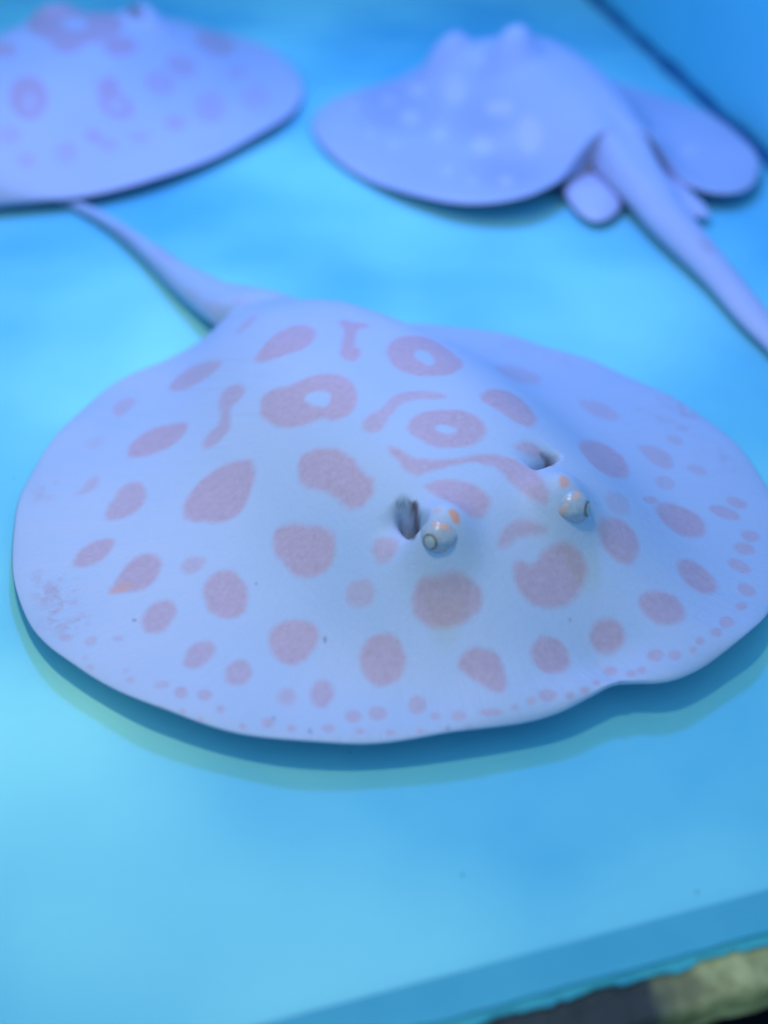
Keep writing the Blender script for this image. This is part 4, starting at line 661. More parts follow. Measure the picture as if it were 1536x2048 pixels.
RAY_RIGHT = dict(
    location=[102.3, 721.9],
    heading=11.62,
    left=[[-9.6, 110.0, 5.0], [-31.2, 114.4, 5.0], [-50.0, 115.0, 5.0], [-73.2, 111.8, 4.0], [-101.0, 102.4, 3.0], [-124.1, 84.9, 2.5], [-137.2, 69.3, 2.0], [-145.2, 47.2, 2.0], [-145.8, 14.7, 2.5], [-140.9, -15.4, 3.0], [-130.4, -45.3, 4.0], [-118.5, -71.6, 5.5], [-102.7, -95.6, 8.0], [-84.0, -115.4, 12.0], [-63.2, -124.4, 15.0], [-45.2, -123.0, 16.0], [-28.0, -111.7, 15.0], [-8.9, -92.0, 13.0], [6.7, -77.6, 12.0], [7.0, -88.0, 10.0], [8.1, -108.8, 10.0], [10.0, -129.6, 10.0], [11.5, -163.8, 9.0], [17.0, -218.1, 8.0], [18.2, -262.4, 7.0], [20.8, -287.0, 6.0], [21.1, -317.9, 5.0], [21.1, -353.5, 4.0]],
    left_crease=18,
    right=[[-9.6, 110.0, 5.0], [16.3, 106.9, 5.0], [44.6, 98.8, 5.0], [69.7, 82.7, 5.0], [91.3, 59.0, 5.0], [109.4, 29.7, 5.0], [119.9, -4.3, 6.0], [123.8, -37.8, 7.0], [119.0, -70.8, 8.0], [109.7, -96.7, 8.0], [93.9, -119.8, 9.0], [78.1, -129.5, 9.0], [64.7, -128.1, 9.0], [54.4, -116.0, 9.0], [49.6, -98.0, 8.0], [45.6, -82.0, 8.0], [42.4, -93.8, 10.0], [39.7, -113.2, 10.0], [38.6, -130.6, 10.0], [36.1, -158.0, 9.0], [35.0, -196.8, 8.0], [34.3, -240.1, 7.0], [33.8, -267.3, 6.0], [31.6, -300.9, 5.0], [21.9, -352.9, 4.0]],
    right_crease=15,
    height=47,
    g_k=[0, 0.08, 0.2, 0.3, 0.42, 0.6, 0.8, 0.95, 1.0, 1.2],
    g_v=[0.15, 0.5, 0.9, 1.0, 1.0, 0.97, 0.9, 0.8, 0.7, 0.4],
    w_k=[0, 0.2, 0.35, 0.6, 0.85, 1.0, 2],
    w_v=[44, 54, 53, 44, 31, 27, 24],
    tail_k=[0, 0.9, 1, 1.1, 1.25, 1.5, 1.8, 2],
    tail_v=[17, 17, 16, 13, 10, 7, 4, 1.5],
    tail_z=[20, 20, 19, 16, 13, 10, 6, 3],
    margin=1.8,
    undulate=0.8,
    und_f=30,
    blend0=0.9,
    blendw=0.35,
    hump_p=3.0,
    bumps=[[-46.9, 68.6, 16, 15, 3], [-14.3, 22.7, 18, 15, 3]],
    pits=[],
    eyes=[],
    fins=[[[-6.7, -74.2], [-2.0, -68.0], [2.3, -63.9], [6.3, -62.1], [9.9, -62.5], [13.0, -65.1], [15.3, -69.5], [16.7, -75.6], [17.3, -83.4], [17.0, -92.7], [16.4, -100.7], [15.6, -107.5], [14.6, -113.1], [13.3, -117.6], [11.5, -121.9], [9.2, -126.0], [6.3, -129.9], [3.0, -133.6], [-0.2, -136.5], [-3.1, -138.6], [-5.8, -140.0], [-8.2, -140.6], [-10.4, -140.5], [-12.2, -139.4], [-13.8, -137.5], [-15.1, -134.8], [-16.0, -131.5], [-16.7, -127.6], [-17.1, -123.0], [-17.2, -117.9], [-17.1, -112.3], [-16.7, -106.4], [-16.0, -100.2], [-15.0, -93.5], [-13.2, -86.9], [-10.4, -80.5]], [[51.2, -80.9], [53.3, -84.6], [55.0, -89.4], [56.1, -95.3], [56.8, -102.3], [56.9, -110.2], [57.1, -117.7], [57.2, -124.8], [57.3, -131.5], [57.4, -137.9], [56.9, -142.7], [55.8, -145.9], [54.1, -147.6], [51.9, -147.8], [49.7, -147.2], [47.6, -145.8], [45.5, -143.5], [43.4, -140.4], [41.8, -136.3], [40.7, -131.3], [40.0, -125.3], [39.9, -118.3], [40.3, -111.0], [41.2, -103.4], [42.7, -95.7], [44.8, -87.6], [46.9, -82.4], [49.1, -80.1]]],
    spots=[
        [1,0.8,2.2,[[-77.4,15.3],[-78.8,12.5],[-80.3,10.6],[-82.2,9.6],[-84.1,9.7],[-85.8,10.8],[-87.2,12.7],[-88.4,15.3],[-88.8,18.4],[-88.8,21.9],[-88.0,25.3],[-86.8,28.0],[-85.1,30.1],[-83.2,31.1],[-81.3,30.9],[-79.6,29.6],[-78.1,27.5],[-77.1,24.5],[-76.6,21.4],[-76.8,18.0]]],
        [1,0.8,2.2,[[-65.9,-16.1],[-67.1,-18.6],[-68.5,-20.3],[-70.1,-21.4],[-71.8,-21.6],[-73.3,-21.0],[-74.5,-19.5],[-75.3,-17.2],[-75.7,-14.6],[-75.5,-11.8],[-74.8,-8.7],[-73.7,-6.2],[-72.3,-4.6],[-70.7,-3.8],[-69.0,-3.5],[-67.6,-4.5],[-66.3,-5.9],[-65.5,-8.3],[-65.2,-11.0],[-65.4,-13.8]]],
        [1,0.8,2.2,[[-44.3,-43.7],[-45.6,-46.3],[-47.5,-48.1],[-49.7,-49.3],[-51.9,-49.5],[-54.0,-48.7],[-55.7,-46.9],[-56.9,-44.1],[-57.4,-41.0],[-57.2,-37.3],[-56.3,-34.2],[-54.8,-31.2],[-53.0,-29.4],[-50.8,-28.5],[-48.7,-28.8],[-46.8,-30.3],[-45.1,-32.1],[-43.9,-34.9],[-43.3,-37.8],[-43.5,-41.0]]],
        [1,0.8,2.2,[[-17.2,-56.2],[-18.9,-59.7],[-20.9,-62.2],[-23.2,-63.5],[-25.3,-63.5],[-27.3,-62.0],[-28.6,-59.1],[-29.3,-54.8],[-29.4,-50.1],[-28.9,-45.3],[-27.7,-41.0],[-26.1,-37.6],[-24.1,-35.5],[-22.0,-34.6],[-20.1,-35.4],[-18.2,-37.4],[-16.9,-40.2],[-16.1,-44.0],[-15.8,-48.1],[-16.2,-52.4]]],
        [1,0.8,2.2,[[-45.6,19.6],[-47.1,16.5],[-48.9,14.3],[-50.9,13.5],[-52.8,14.2],[-54.6,16.0],[-55.8,19.2],[-56.6,23.7],[-56.8,28.6],[-56.2,33.7],[-55.1,38.2],[-53.6,41.8],[-51.9,43.7],[-49.9,44.2],[-48.0,43.2],[-46.3,40.8],[-45.1,37.4],[-44.3,32.7],[-44.3,28.1],[-44.8,23.5]]],
        [1,0.8,2.2,[[-29.0,20.6],[-30.1,20.9],[-30.2,21.4],[-31.5,23.2],[-32.0,26.3],[-32.9,30.0],[-33.6,33.3],[-34.3,36.8],[-34.6,39.7],[-34.4,42.2],[-34.0,44.1],[-33.1,45.3],[-31.9,45.7],[-30.5,45.3],[-29.2,44.0],[-28.0,40.9],[-28.4,32.6],[-29.0,26.5],[-28.7,24.5],[-29.2,21.7]]],
        [1,0.8,2.2,[[-74.6,-64.5],[-75.4,-66.3],[-76.5,-67.6],[-77.7,-68.6],[-78.9,-68.9],[-80.0,-68.4],[-81.0,-67.6],[-81.6,-66.0],[-81.8,-64.2],[-81.7,-62.4],[-81.2,-60.3],[-80.4,-58.6],[-79.4,-57.3],[-78.2,-56.4],[-76.9,-56.2],[-75.8,-56.6],[-74.9,-57.5],[-74.2,-58.8],[-74.0,-60.7],[-74.1,-62.6]]],
        [1,0.8,2.2,[[-65.4,-85.9],[-66.3,-87.8],[-67.2,-89.2],[-68.3,-90.1],[-69.4,-90.5],[-70.3,-90.2],[-71.0,-89.3],[-71.5,-87.8],[-71.5,-85.8],[-71.3,-83.8],[-70.7,-81.9],[-69.9,-80.0],[-69.0,-78.7],[-67.9,-77.7],[-66.9,-77.5],[-65.9,-77.8],[-65.2,-78.6],[-64.8,-80.2],[-64.6,-81.7],[-64.9,-84.0]]],
        [1,0.8,2.2,[[-46.5,-94.2],[-47.9,-97.3],[-49.3,-99.5],[-51.1,-101.8],[-52.4,-102.2],[-53.3,-100.9],[-54.1,-99.4],[-54.3,-96.7],[-54.2,-93.9],[-53.6,-90.6],[-52.7,-87.7],[-51.5,-85.0],[-50.2,-83.3],[-48.7,-82.0],[-47.4,-81.4],[-46.2,-81.8],[-45.3,-83.1],[-44.9,-85.2],[-44.9,-87.7],[-45.5,-90.8]]],
        [1,0.8,2.2,[[-86.9,54.4],[-87.5,52.6],[-88.5,51.6],[-89.6,51.0],[-90.8,51.0],[-92.0,52.0],[-92.8,53.5],[-93.4,55.4],[-93.7,57.8],[-93.6,60.4],[-93.0,62.6],[-92.2,64.8],[-91.2,66.3],[-90.1,66.6],[-88.9,66.3],[-87.8,65.3],[-87.0,63.8],[-86.4,61.2],[-86.2,58.8],[-86.4,56.6]]],
        [1,0.8,2.2,[[-110.3,59.1],[-111.0,57.2],[-112.0,56.0],[-113.1,55.4],[-114.4,55.1],[-115.5,56.1],[-116.5,57.6],[-117.1,59.3],[-117.5,61.3],[-117.5,63.5],[-117.2,65.7],[-116.4,67.6],[-115.5,68.6],[-114.3,69.4],[-113.1,69.5],[-111.9,68.7],[-111.0,67.4],[-110.2,65.6],[-110.0,63.1],[-110.0,61.0]]],
        [1,0.8,2.2,[[-65.9,48.4],[-66.9,46.9],[-67.9,46.1],[-69.4,46.0],[-70.8,46.7],[-72.1,48.4],[-73.2,50.6],[-73.9,53.5],[-74.2,56.6],[-73.9,59.8],[-73.3,62.5],[-72.3,64.5],[-71.1,65.4],[-69.9,65.1],[-68.7,63.6],[-67.6,61.1],[-66.5,58.3],[-65.9,55.7],[-65.4,53.0],[-65.6,50.5]]],
        [1,0.8,2.2,[[66.4,-49.5],[63.0,-55.2],[56.9,-64.6],[44.5,-85.8],[42.8,-86.6],[38.5,-88.7],[35.8,-91.1],[34.3,-90.5],[33.6,-88.7],[34.2,-85.4],[35.7,-81.8],[36.5,-81.1],[38.4,-79.2],[43.7,-70.7],[53.6,-54.2],[61.5,-43.2],[65.9,-39.6],[68.2,-39.6],[68.9,-41.6],[68.3,-45.2]]],
        [1,0.8,2.2,[[-97.3,-18.1],[-98.0,-19.7],[-98.9,-20.7],[-100.0,-21.3],[-101.1,-21.4],[-102.2,-21.0],[-103.1,-20.0],[-103.8,-18.5],[-104.1,-17.1],[-104.1,-15.2],[-103.7,-13.5],[-103.1,-12.0],[-102.2,-10.9],[-101.1,-10.3],[-99.9,-10.1],[-98.8,-10.7],[-98.0,-11.6],[-97.3,-13.0],[-97.0,-14.7],[-97.0,-16.5]]],
        [1,0.8,2.2,[[-25.4,-23.2],[-26.5,-23.9],[-28.1,-23.9],[-30.2,-22.9],[-32.3,-21.1],[-34.6,-18.6],[-36.5,-15.7],[-38.1,-12.5],[-39.0,-9.5],[-39.1,-6.8],[-38.6,-4.9],[-37.6,-4.0],[-35.8,-4.0],[-33.8,-5.2],[-31.6,-7.2],[-29.5,-10.1],[-27.7,-13.1],[-26.1,-16.3],[-25.2,-19.2],[-25.0,-21.5]]],
        [1,0.8,2.2,[[83.7,-66.8],[81.9,-69.3],[79.8,-71.4],[77.4,-72.8],[75.3,-73.6],[73.2,-73.6],[71.6,-73.0],[70.5,-71.4],[70.2,-69.6],[70.6,-67.0],[71.8,-64.1],[73.7,-61.4],[75.9,-59.1],[78.3,-57.4],[80.6,-56.6],[82.7,-56.6],[84.2,-57.5],[85.2,-59.2],[85.4,-61.4],[84.9,-64.1]]],
        [1,0.8,2.2,[[-109.1,7.3],[-109.7,5.7],[-110.5,4.8],[-111.5,4.0],[-112.4,4.0],[-113.3,4.5],[-114.0,5.6],[-114.6,6.7],[-114.9,8.2],[-114.8,10.2],[-114.6,11.6],[-113.9,13.2],[-113.2,14.3],[-112.3,14.8],[-111.3,14.9],[-110.4,14.4],[-109.5,13.6],[-109.1,12.2],[-108.8,10.5],[-108.7,9.0]]],
        [5,0.5,14,[[-28.3,-86.0],[-32.8,-93.9],[-38.8,-101.0],[-45.2,-104.7],[-51.1,-104.4],[-56.6,-101.1],[-60.8,-95.4],[-63.9,-87.6],[-65.3,-79.4],[-64.9,-70.4],[-62.9,-63.0],[-59.1,-56.6],[-54.1,-52.3],[-48.0,-50.4],[-42.0,-51.2],[-36.2,-54.7],[-31.5,-59.6],[-27.8,-65.6],[-25.9,-72.0],[-26.0,-78.9]]],
        [5,0.5,14,[[-30.7,-29.9],[-33.3,-32.8],[-36.8,-34.1],[-41.6,-34.2],[-46.6,-32.7],[-51.6,-29.3],[-55.8,-24.7],[-59.0,-18.1],[-60.5,-10.7],[-60.6,-2.9],[-58.8,3.7],[-55.7,8.6],[-51.9,10.4],[-47.3,9.2],[-42.6,5.7],[-38.1,-0.0],[-34.5,-6.6],[-31.6,-13.8],[-30.0,-20.2],[-29.6,-25.8]]],
        [5,0.5,14,[[-61.9,14.5],[-66.5,7.5],[-72.8,2.9],[-80.9,0.2],[-89.1,0.6],[-97.4,4.8],[-104.4,11.8],[-109.6,22.9],[-112.6,35.4],[-112.6,50.3],[-110.0,64.7],[-104.4,78.7],[-96.8,89.1],[-87.8,93.0],[-79.6,88.3],[-72.7,74.4],[-67.5,58.3],[-62.9,44.9],[-60.4,33.2],[-60.1,22.6]]],
        [0,0.5,2.0,[[25.5,-211.3],[24.5,-211.5],[23.9,-210.3],[23.0,-209.2],[22.5,-206.9],[22.2,-204.6],[22.0,-202.3],[22.2,-200.0],[22.6,-197.8],[23.2,-196.6],[24.0,-195.7],[24.9,-195.8],[26.0,-196.3],[26.7,-197.9],[27.6,-199.4],[28.1,-201.5],[28.2,-203.9],[27.9,-206.5],[27.3,-208.5],[26.6,-210.0]]],
    ],
)
RAY_LEFT = dict(
    location=[-218.2, 739.7],
    heading=-8.59,
    left=[[-3.1, 155.1, 5.0], [-36.1, 153.8, 5.0], [-69.7, 145.0, 5.0], [-99.5, 128.3, 5.0], [-127.2, 100.3, 5.0], [-144.9, 63.8, 5.0], [-149.5, 21.2, 5.0], [-143.6, -16.7, 5.0], [-126.2, -54.4, 5.0], [-94.3, -93.1, 6.0], [-70.1, -119.7, 6.0], [-52.1, -132.8, 6.0], [-41.5, -138.2, 6.0], [-31.1, -142.9, 7.0], [-26.5, -162.3, 10.0], [-30.1, -176.1, 9.0], [-27.9, -203.0, 8.0], [-41.3, -240.5, 6.0], [-53.0, -284.2, 4.0]],
    left_crease=13,
    right=[[-3.1, 155.1, 5.0], [14.6, 187.0, 5.0], [40.9, 196.2, 5.0], [71.4, 190.4, 5.0], [100.7, 170.8, 5.0], [122.6, 143.9, 5.0], [140.7, 110.3, 5.0], [151.7, 73.9, 6.0], [154.3, 39.8, 7.0], [149.6, 8.4, 8.0], [137.0, -23.2, 8.0], [122.2, -54.2, 8.0], [107.1, -79.0, 8.0], [89.1, -101.0, 8.0], [69.9, -116.8, 8.0], [52.4, -127.1, 8.0], [34.2, -134.6, 8.0], [18.4, -140.4, 8.0], [5.9, -146.3, 8.0], [-2.8, -150.3, 8.0], [-1.6, -167.6, 10.0], [-5.8, -183.7, 9.0], [-16.3, -214.1, 8.0], [-30.6, -249.5, 6.0], [-51.4, -285.9, 4.0]],
    right_crease=19,
    height=52,
    g_k=[0, 0.08, 0.2, 0.3, 0.42, 0.6, 0.8, 0.95, 1.0, 1.2],
    g_v=[0.15, 0.5, 0.9, 1.0, 1.0, 0.94, 0.82, 0.66, 0.56, 0.3],
    w_k=[0, 0.2, 0.35, 0.6, 0.85, 1.0, 2],
    w_v=[46, 70, 80, 80, 52, 28, 24],
    tail_k=[0, 0.9, 1, 1.1, 1.25, 1.5, 1.8, 2],
    tail_v=[15, 15, 13, 12, 10, 7, 4, 1.5],
    tail_z=[17, 17, 16, 15, 13, 10, 6, 3],
    margin=1.8,
    undulate=0.6,
    und_f=34,
    blend0=0.86,
    blendw=0.3,
    hump_p=3.0,
    bumps=[[33.2, 94.4, 11, 15, 3], [-28.6, 81.9, 8, 16, 3]],
    pits=[[24.05, 92.84, -0.04, 1.0, 10.0, 5.0, 12.0, 9.0]],
    eyes=[],
    spots=[
        [0,0.8,2.2,[[22.9,-61.3],[24.5,-66.5],[25.3,-71.8],[25.4,-76.7],[24.5,-80.9],[23.1,-84.6],[20.9,-87.0],[18.4,-88.2],[15.6,-88.0],[12.5,-86.3],[9.3,-83.1],[6.2,-78.5],[3.5,-72.9],[1.3,-66.6],[-0.1,-60.5],[-0.5,-54.6],[0.0,-49.7],[1.5,-46.1],[3.9,-44.4],[7.3,-44.1],[10.6,-45.3],[14.4,-48.1],[17.7,-51.8],[20.8,-56.3]]],
        [0,0.7,2.2,[[76.8,13.3],[76.8,9.2],[76.1,5.6],[75.0,2.2],[73.5,-0.3],[71.6,-2.3],[69.6,-3.1],[67.6,-3.1],[65.7,-2.0],[64.0,-0.3],[62.6,2.4],[61.6,5.6],[61.1,9.4],[61.1,13.4],[61.7,17.1],[62.7,20.8],[64.2,23.7],[65.9,25.9],[67.8,27.0],[69.9,27.1],[72.0,26.0],[73.9,23.7],[75.2,20.8],[76.3,17.3]]],
        [0,0.6,2.2,[[80.6,53.7],[80.5,48.7],[79.9,44.2],[78.7,40.2],[77.0,37.0],[74.8,34.7],[72.6,33.5],[70.2,33.3],[67.9,34.2],[65.9,36.3],[64.2,39.1],[63.1,43.2],[62.3,47.3],[62.4,52.4],[62.8,57.1],[63.9,61.5],[65.5,65.3],[67.5,68.2],[69.8,69.6],[72.3,70.1],[74.6,69.0],[76.8,66.4],[78.6,62.7],[79.9,58.3]]],
        [0,0.6,2.2,[[94.3,-21.5],[94.2,-23.8],[93.7,-26.0],[92.8,-27.9],[91.7,-29.5],[90.2,-30.7],[88.6,-31.2],[87.0,-31.3],[85.7,-31.1],[84.3,-30.4],[83.2,-29.0],[82.6,-27.4],[82.3,-25.4],[82.2,-23.2],[82.7,-21.2],[83.5,-18.9],[84.7,-17.0],[86.0,-15.6],[87.4,-14.4],[89.1,-14.4],[90.5,-14.6],[91.9,-15.7],[93.1,-17.3],[93.9,-19.2]]],
        [0,0.6,2.2,[[48.5,-93.0],[48.8,-94.9],[48.7,-96.8],[48.1,-98.9],[47.6,-100.6],[46.5,-102.0],[45.4,-103.0],[44.1,-103.5],[42.9,-103.6],[41.8,-103.0],[40.8,-102.0],[40.0,-100.8],[39.6,-99.0],[39.3,-97.1],[39.5,-95.0],[39.8,-93.1],[40.5,-91.4],[41.4,-89.8],[42.5,-88.8],[43.8,-88.2],[45.1,-88.0],[46.3,-88.6],[47.2,-89.7],[48.1,-91.0]]],
        [0,0.7,2.2,[[57.6,-72.7],[57.3,-74.2],[56.7,-75.2],[55.7,-76.4],[54.5,-77.2],[53.4,-77.5],[52.0,-77.6],[50.8,-77.2],[49.9,-76.7],[48.9,-75.6],[48.4,-74.5],[48.2,-73.0],[48.3,-71.7],[48.6,-70.2],[49.3,-69.0],[50.3,-67.8],[51.3,-67.2],[52.6,-66.7],[53.7,-66.7],[55.0,-67.0],[56.0,-67.5],[56.9,-68.7],[57.6,-69.9],[57.7,-71.4]]],
        [0,0.6,2.2,[[65.1,-69.7],[65.3,-71.0],[65.2,-72.6],[64.6,-74.2],[64.1,-75.4],[63.2,-76.6],[62.4,-77.4],[61.2,-78.0],[60.3,-78.2],[59.3,-77.8],[58.7,-77.1],[58.1,-76.3],[57.8,-75.2],[57.7,-73.8],[57.9,-72.4],[58.2,-70.9],[58.9,-69.6],[59.7,-68.6],[60.7,-67.4],[61.5,-67.0],[62.5,-66.9],[63.5,-67.1],[64.3,-67.5],[64.9,-68.4]]],
        [0,0.5,2.2,[[79.5,-49.2],[79.4,-50.4],[79.0,-52.2],[78.2,-53.7],[77.2,-55.4],[75.9,-56.8],[74.6,-58.0],[73.1,-58.8],[71.9,-59.0],[70.7,-59.4],[69.9,-58.9],[69.1,-58.2],[68.9,-57.2],[68.9,-55.7],[69.3,-54.4],[70.0,-52.6],[71.1,-51.1],[72.2,-49.6],[73.5,-48.4],[75.0,-47.5],[76.3,-46.7],[77.4,-46.7],[78.5,-47.1],[79.2,-48.0]]],
        [0,0.5,2.2,[[32.3,-113.2],[32.3,-114.5],[32.1,-115.9],[31.5,-117.3],[30.7,-118.7],[29.6,-119.8],[28.5,-120.6],[27.3,-121.2],[26.2,-121.3],[25.2,-121.2],[24.4,-120.6],[23.8,-119.8],[23.4,-118.7],[23.4,-117.3],[23.7,-116.0],[24.3,-114.5],[25.1,-113.2],[26.1,-112.0],[27.2,-111.1],[28.3,-110.6],[29.5,-110.3],[30.6,-110.6],[31.4,-111.1],[32.0,-112.1]]],
        [0,0.8,2.2,[[45.9,40.1],[46.5,35.4],[46.6,30.5],[45.9,25.5],[44.8,21.0],[43.3,17.0],[41.2,14.2],[39.0,12.3],[36.6,11.6],[34.3,12.3],[32.2,14.4],[30.5,17.3],[29.1,21.4],[28.4,25.9],[28.2,30.6],[28.8,35.7],[29.8,40.2],[31.6,44.1],[33.7,46.9],[35.9,49.0],[38.4,49.7],[40.9,48.7],[42.9,47.0],[44.7,44.0]]],
        [0,0.8,2.2,[[19.7,11.3],[20.6,7.1],[20.5,3.2],[20.0,-0.5],[18.9,-3.7],[17.0,-5.7],[14.9,-7.1],[12.3,-7.3],[9.9,-6.7],[7.0,-4.4],[4.7,-1.7],[2.6,2.0],[0.7,6.6],[-0.3,11.1],[-0.4,15.1],[0.0,19.1],[1.3,22.1],[3.4,24.0],[5.7,24.9],[8.6,24.6],[11.3,23.6],[14.2,21.2],[16.5,18.4],[18.5,14.8]]],
        [0,0.8,2.2,[[29.0,63.2],[30.6,51.2],[30.3,39.9],[27.9,28.8],[24.0,19.4],[18.4,11.8],[11.7,7.6],[3.5,6.9],[-4.9,9.9],[-13.9,16.2],[-22.0,25.6],[-29.8,38.1],[-39.1,59.5],[-41.3,71.6],[-36.9,72.5],[-29.7,72.5],[-23.1,76.3],[-18.7,86.2],[-12.9,89.3],[-7.2,103.0],[-0.2,105.6],[10.9,95.0],[20.2,82.2],[25.3,73.8]]],
        [0,0.7,2.2,[[-14.7,-11.4],[-14.2,-14.3],[-14.2,-17.1],[-14.9,-19.4],[-16.3,-21.1],[-18.2,-22.0],[-20.5,-22.2],[-23.3,-21.3],[-25.9,-19.9],[-28.8,-17.3],[-31.5,-14.1],[-33.7,-10.3],[-35.5,-6.4],[-36.5,-2.7],[-36.6,0.3],[-36.1,3.2],[-34.1,3.7],[-32.0,4.6],[-29.3,4.1],[-26.2,2.5],[-23.4,0.6],[-20.5,-1.8],[-18.0,-4.8],[-16.1,-7.9]]],
        [0,0.6,2.2,[[86.3,130.8],[86.7,122.9],[86.1,114.8],[84.6,108.9],[82.5,104.0],[79.8,100.3],[76.7,98.0],[73.4,98.3],[70.4,99.8],[67.1,103.9],[64.3,110.7],[61.8,118.3],[59.7,127.7],[58.3,138.3],[57.5,149.3],[57.0,162.4],[56.8,175.7],[58.5,183.2],[63.4,180.8],[69.2,173.6],[74.3,166.1],[78.8,157.5],[82.1,149.4],[84.7,139.9]]],
        [0,0.5,2.2,[[110.5,16.9],[111.3,10.6],[111.6,4.4],[111.0,-0.8],[109.9,-5.2],[108.0,-8.0],[105.7,-9.5],[103.2,-9.7],[100.6,-8.5],[98.0,-6.0],[95.7,-2.6],[93.7,2.1],[92.3,7.3],[91.5,13.1],[91.2,19.1],[91.5,24.9],[92.4,30.0],[94.1,34.1],[96.1,36.7],[98.6,37.5],[101.2,36.4],[104.1,33.3],[106.5,29.1],[108.8,23.3]]],
        [0,0.5,2.2,[[106.6,91.8],[107.0,88.4],[106.9,85.2],[106.3,81.6],[105.6,78.8],[104.3,76.8],[102.8,75.1],[101.3,74.2],[99.8,74.5],[98.3,75.0],[97.1,76.7],[95.9,78.7],[95.2,81.7],[94.8,85.1],[94.8,88.3],[95.2,92.1],[95.9,95.0],[97.0,97.6],[98.4,99.6],[99.9,100.5],[101.6,100.9],[103.2,99.5],[104.7,97.7],[105.8,95.2]]],
        [0,0.8,2.2,[[53.1,-30.1],[52.4,-33.0],[51.5,-35.5],[50.3,-37.3],[48.9,-38.4],[47.4,-38.6],[46.1,-38.3],[44.7,-36.9],[43.7,-34.9],[42.7,-32.4],[42.1,-29.3],[41.9,-25.9],[42.1,-22.7],[42.6,-19.3],[43.3,-16.6],[44.5,-14.5],[45.8,-13.3],[47.4,-13.1],[48.9,-13.6],[50.4,-15.1],[51.5,-17.5],[52.6,-20.4],[53.2,-23.7],[53.3,-27.0]]],
        [0,0.8,2.2,[[65.4,-36.9],[64.9,-40.2],[63.6,-43.1],[61.8,-45.8],[59.8,-47.7],[57.4,-49.1],[55.0,-49.5],[52.6,-49.3],[50.5,-48.1],[48.7,-46.3],[47.4,-44.1],[46.6,-41.1],[46.5,-37.9],[47.1,-34.6],[48.2,-31.5],[49.8,-28.6],[51.9,-26.5],[54.3,-25.0],[56.7,-24.5],[59.3,-24.9],[61.4,-26.1],[63.4,-28.2],[64.7,-30.8],[65.4,-33.9]]],
        [0,0.35,2.2,[[132.9,49.2],[133.8,42.9],[133.7,37.3],[133.0,32.4],[131.5,29.1],[129.4,26.9],[127.1,25.9],[124.4,26.3],[121.8,28.1],[119.1,31.2],[116.7,35.3],[114.9,40.2],[113.5,45.3],[112.6,51.6],[112.5,57.2],[113.1,62.7],[114.3,67.1],[116.2,70.1],[118.7,71.8],[121.4,71.0],[124.2,69.4],[127.0,65.6],[129.6,60.7],[131.5,55.0]]],
        [0,0.4,2.2,[[21.6,-102.0],[21.6,-104.1],[21.5,-106.0],[20.8,-108.2],[19.9,-109.8],[18.6,-111.2],[17.2,-112.2],[15.6,-112.7],[14.1,-112.6],[12.6,-112.0],[11.3,-110.9],[10.3,-109.3],[9.6,-107.4],[9.4,-105.3],[9.6,-103.3],[10.2,-101.2],[11.1,-99.4],[12.5,-98.1],[13.9,-97.1],[15.5,-96.7],[17.2,-96.9],[18.8,-97.7],[20.0,-98.7],[20.9,-100.3]]],
        [-1,1,2.2,[[9.1,50.7],[9.8,46.2],[9.4,42.7],[8.2,39.3],[6.5,36.8],[3.8,35.9],[0.9,36.3],[-2.3,38.3],[-5.4,41.7],[-7.9,45.6],[-10.1,51.2],[-11.0,55.9],[-11.2,60.5],[-10.1,64.1],[-8.3,67.0],[-5.3,67.3],[-1.9,65.9],[1.7,62.9],[4.6,60.0],[7.1,56.0]]],
        [-1,0.8,2.2,[[60.8,-36.1],[60.5,-37.8],[59.7,-39.3],[58.7,-40.7],[57.4,-41.8],[56.0,-42.2],[54.8,-42.3],[53.5,-41.7],[52.7,-40.8],[52.1,-39.6],[52.1,-38.0],[52.4,-36.4],[53.1,-34.6],[54.2,-33.3],[55.4,-32.2],[56.7,-31.7],[58.1,-31.6],[59.3,-32.3],[60.2,-33.3],[60.8,-34.6]]],
        [-1,0.7,2.2,[[72.7,12.3],[72.5,10.4],[72.1,9.0],[71.4,7.7],[70.6,6.7],[69.6,6.3],[68.7,6.1],[67.9,6.8],[67.1,7.8],[66.6,9.3],[66.3,10.8],[66.4,12.7],[66.8,14.2],[67.5,15.5],[68.4,16.6],[69.3,17.0],[70.2,17.1],[71.1,16.4],[71.8,15.4],[72.4,13.9]]],
        [-1,0.6,2.2,[[46.6,-95.4],[46.6,-96.6],[46.4,-97.7],[46.0,-98.8],[45.5,-99.7],[44.8,-100.3],[44.1,-100.5],[43.4,-100.5],[42.9,-100.0],[42.3,-99.3],[42.0,-98.5],[42.1,-97.2],[42.3,-96.4],[42.6,-95.2],[43.2,-94.3],[43.8,-93.7],[44.6,-93.5],[45.3,-93.5],[45.8,-94.0],[46.4,-94.5]]],
        [-1,0.5,2.2,[[19.7,-71.4],[20.2,-74.1],[20.3,-76.6],[20.0,-78.7],[19.3,-80.2],[18.4,-80.8],[17.3,-80.9],[15.9,-79.7],[14.6,-78.1],[13.3,-75.6],[12.2,-72.7],[11.6,-69.7],[11.3,-67.2],[11.6,-64.9],[12.1,-63.3],[13.3,-62.8],[14.7,-63.3],[16.2,-64.5],[17.6,-66.3],[18.7,-68.8]]],
        [6,0.7,2.5,[[36.6,81.5],[35.8,80.5],[34.9,79.6],[33.2,79.3],[31.8,79.4],[29.9,80.3],[28.3,82.0],[26.2,85.5],[26.0,86.2],[20.4,100.0],[21.0,100.8],[22.4,100.5],[23.7,100.8],[25.3,100.9],[27.8,98.3],[33.2,88.5],[34.7,86.4],[36.1,84.8],[36.9,83.9],[37.0,82.8]]],  # shade of the pit by the eye, painted on the skin
    ],
)


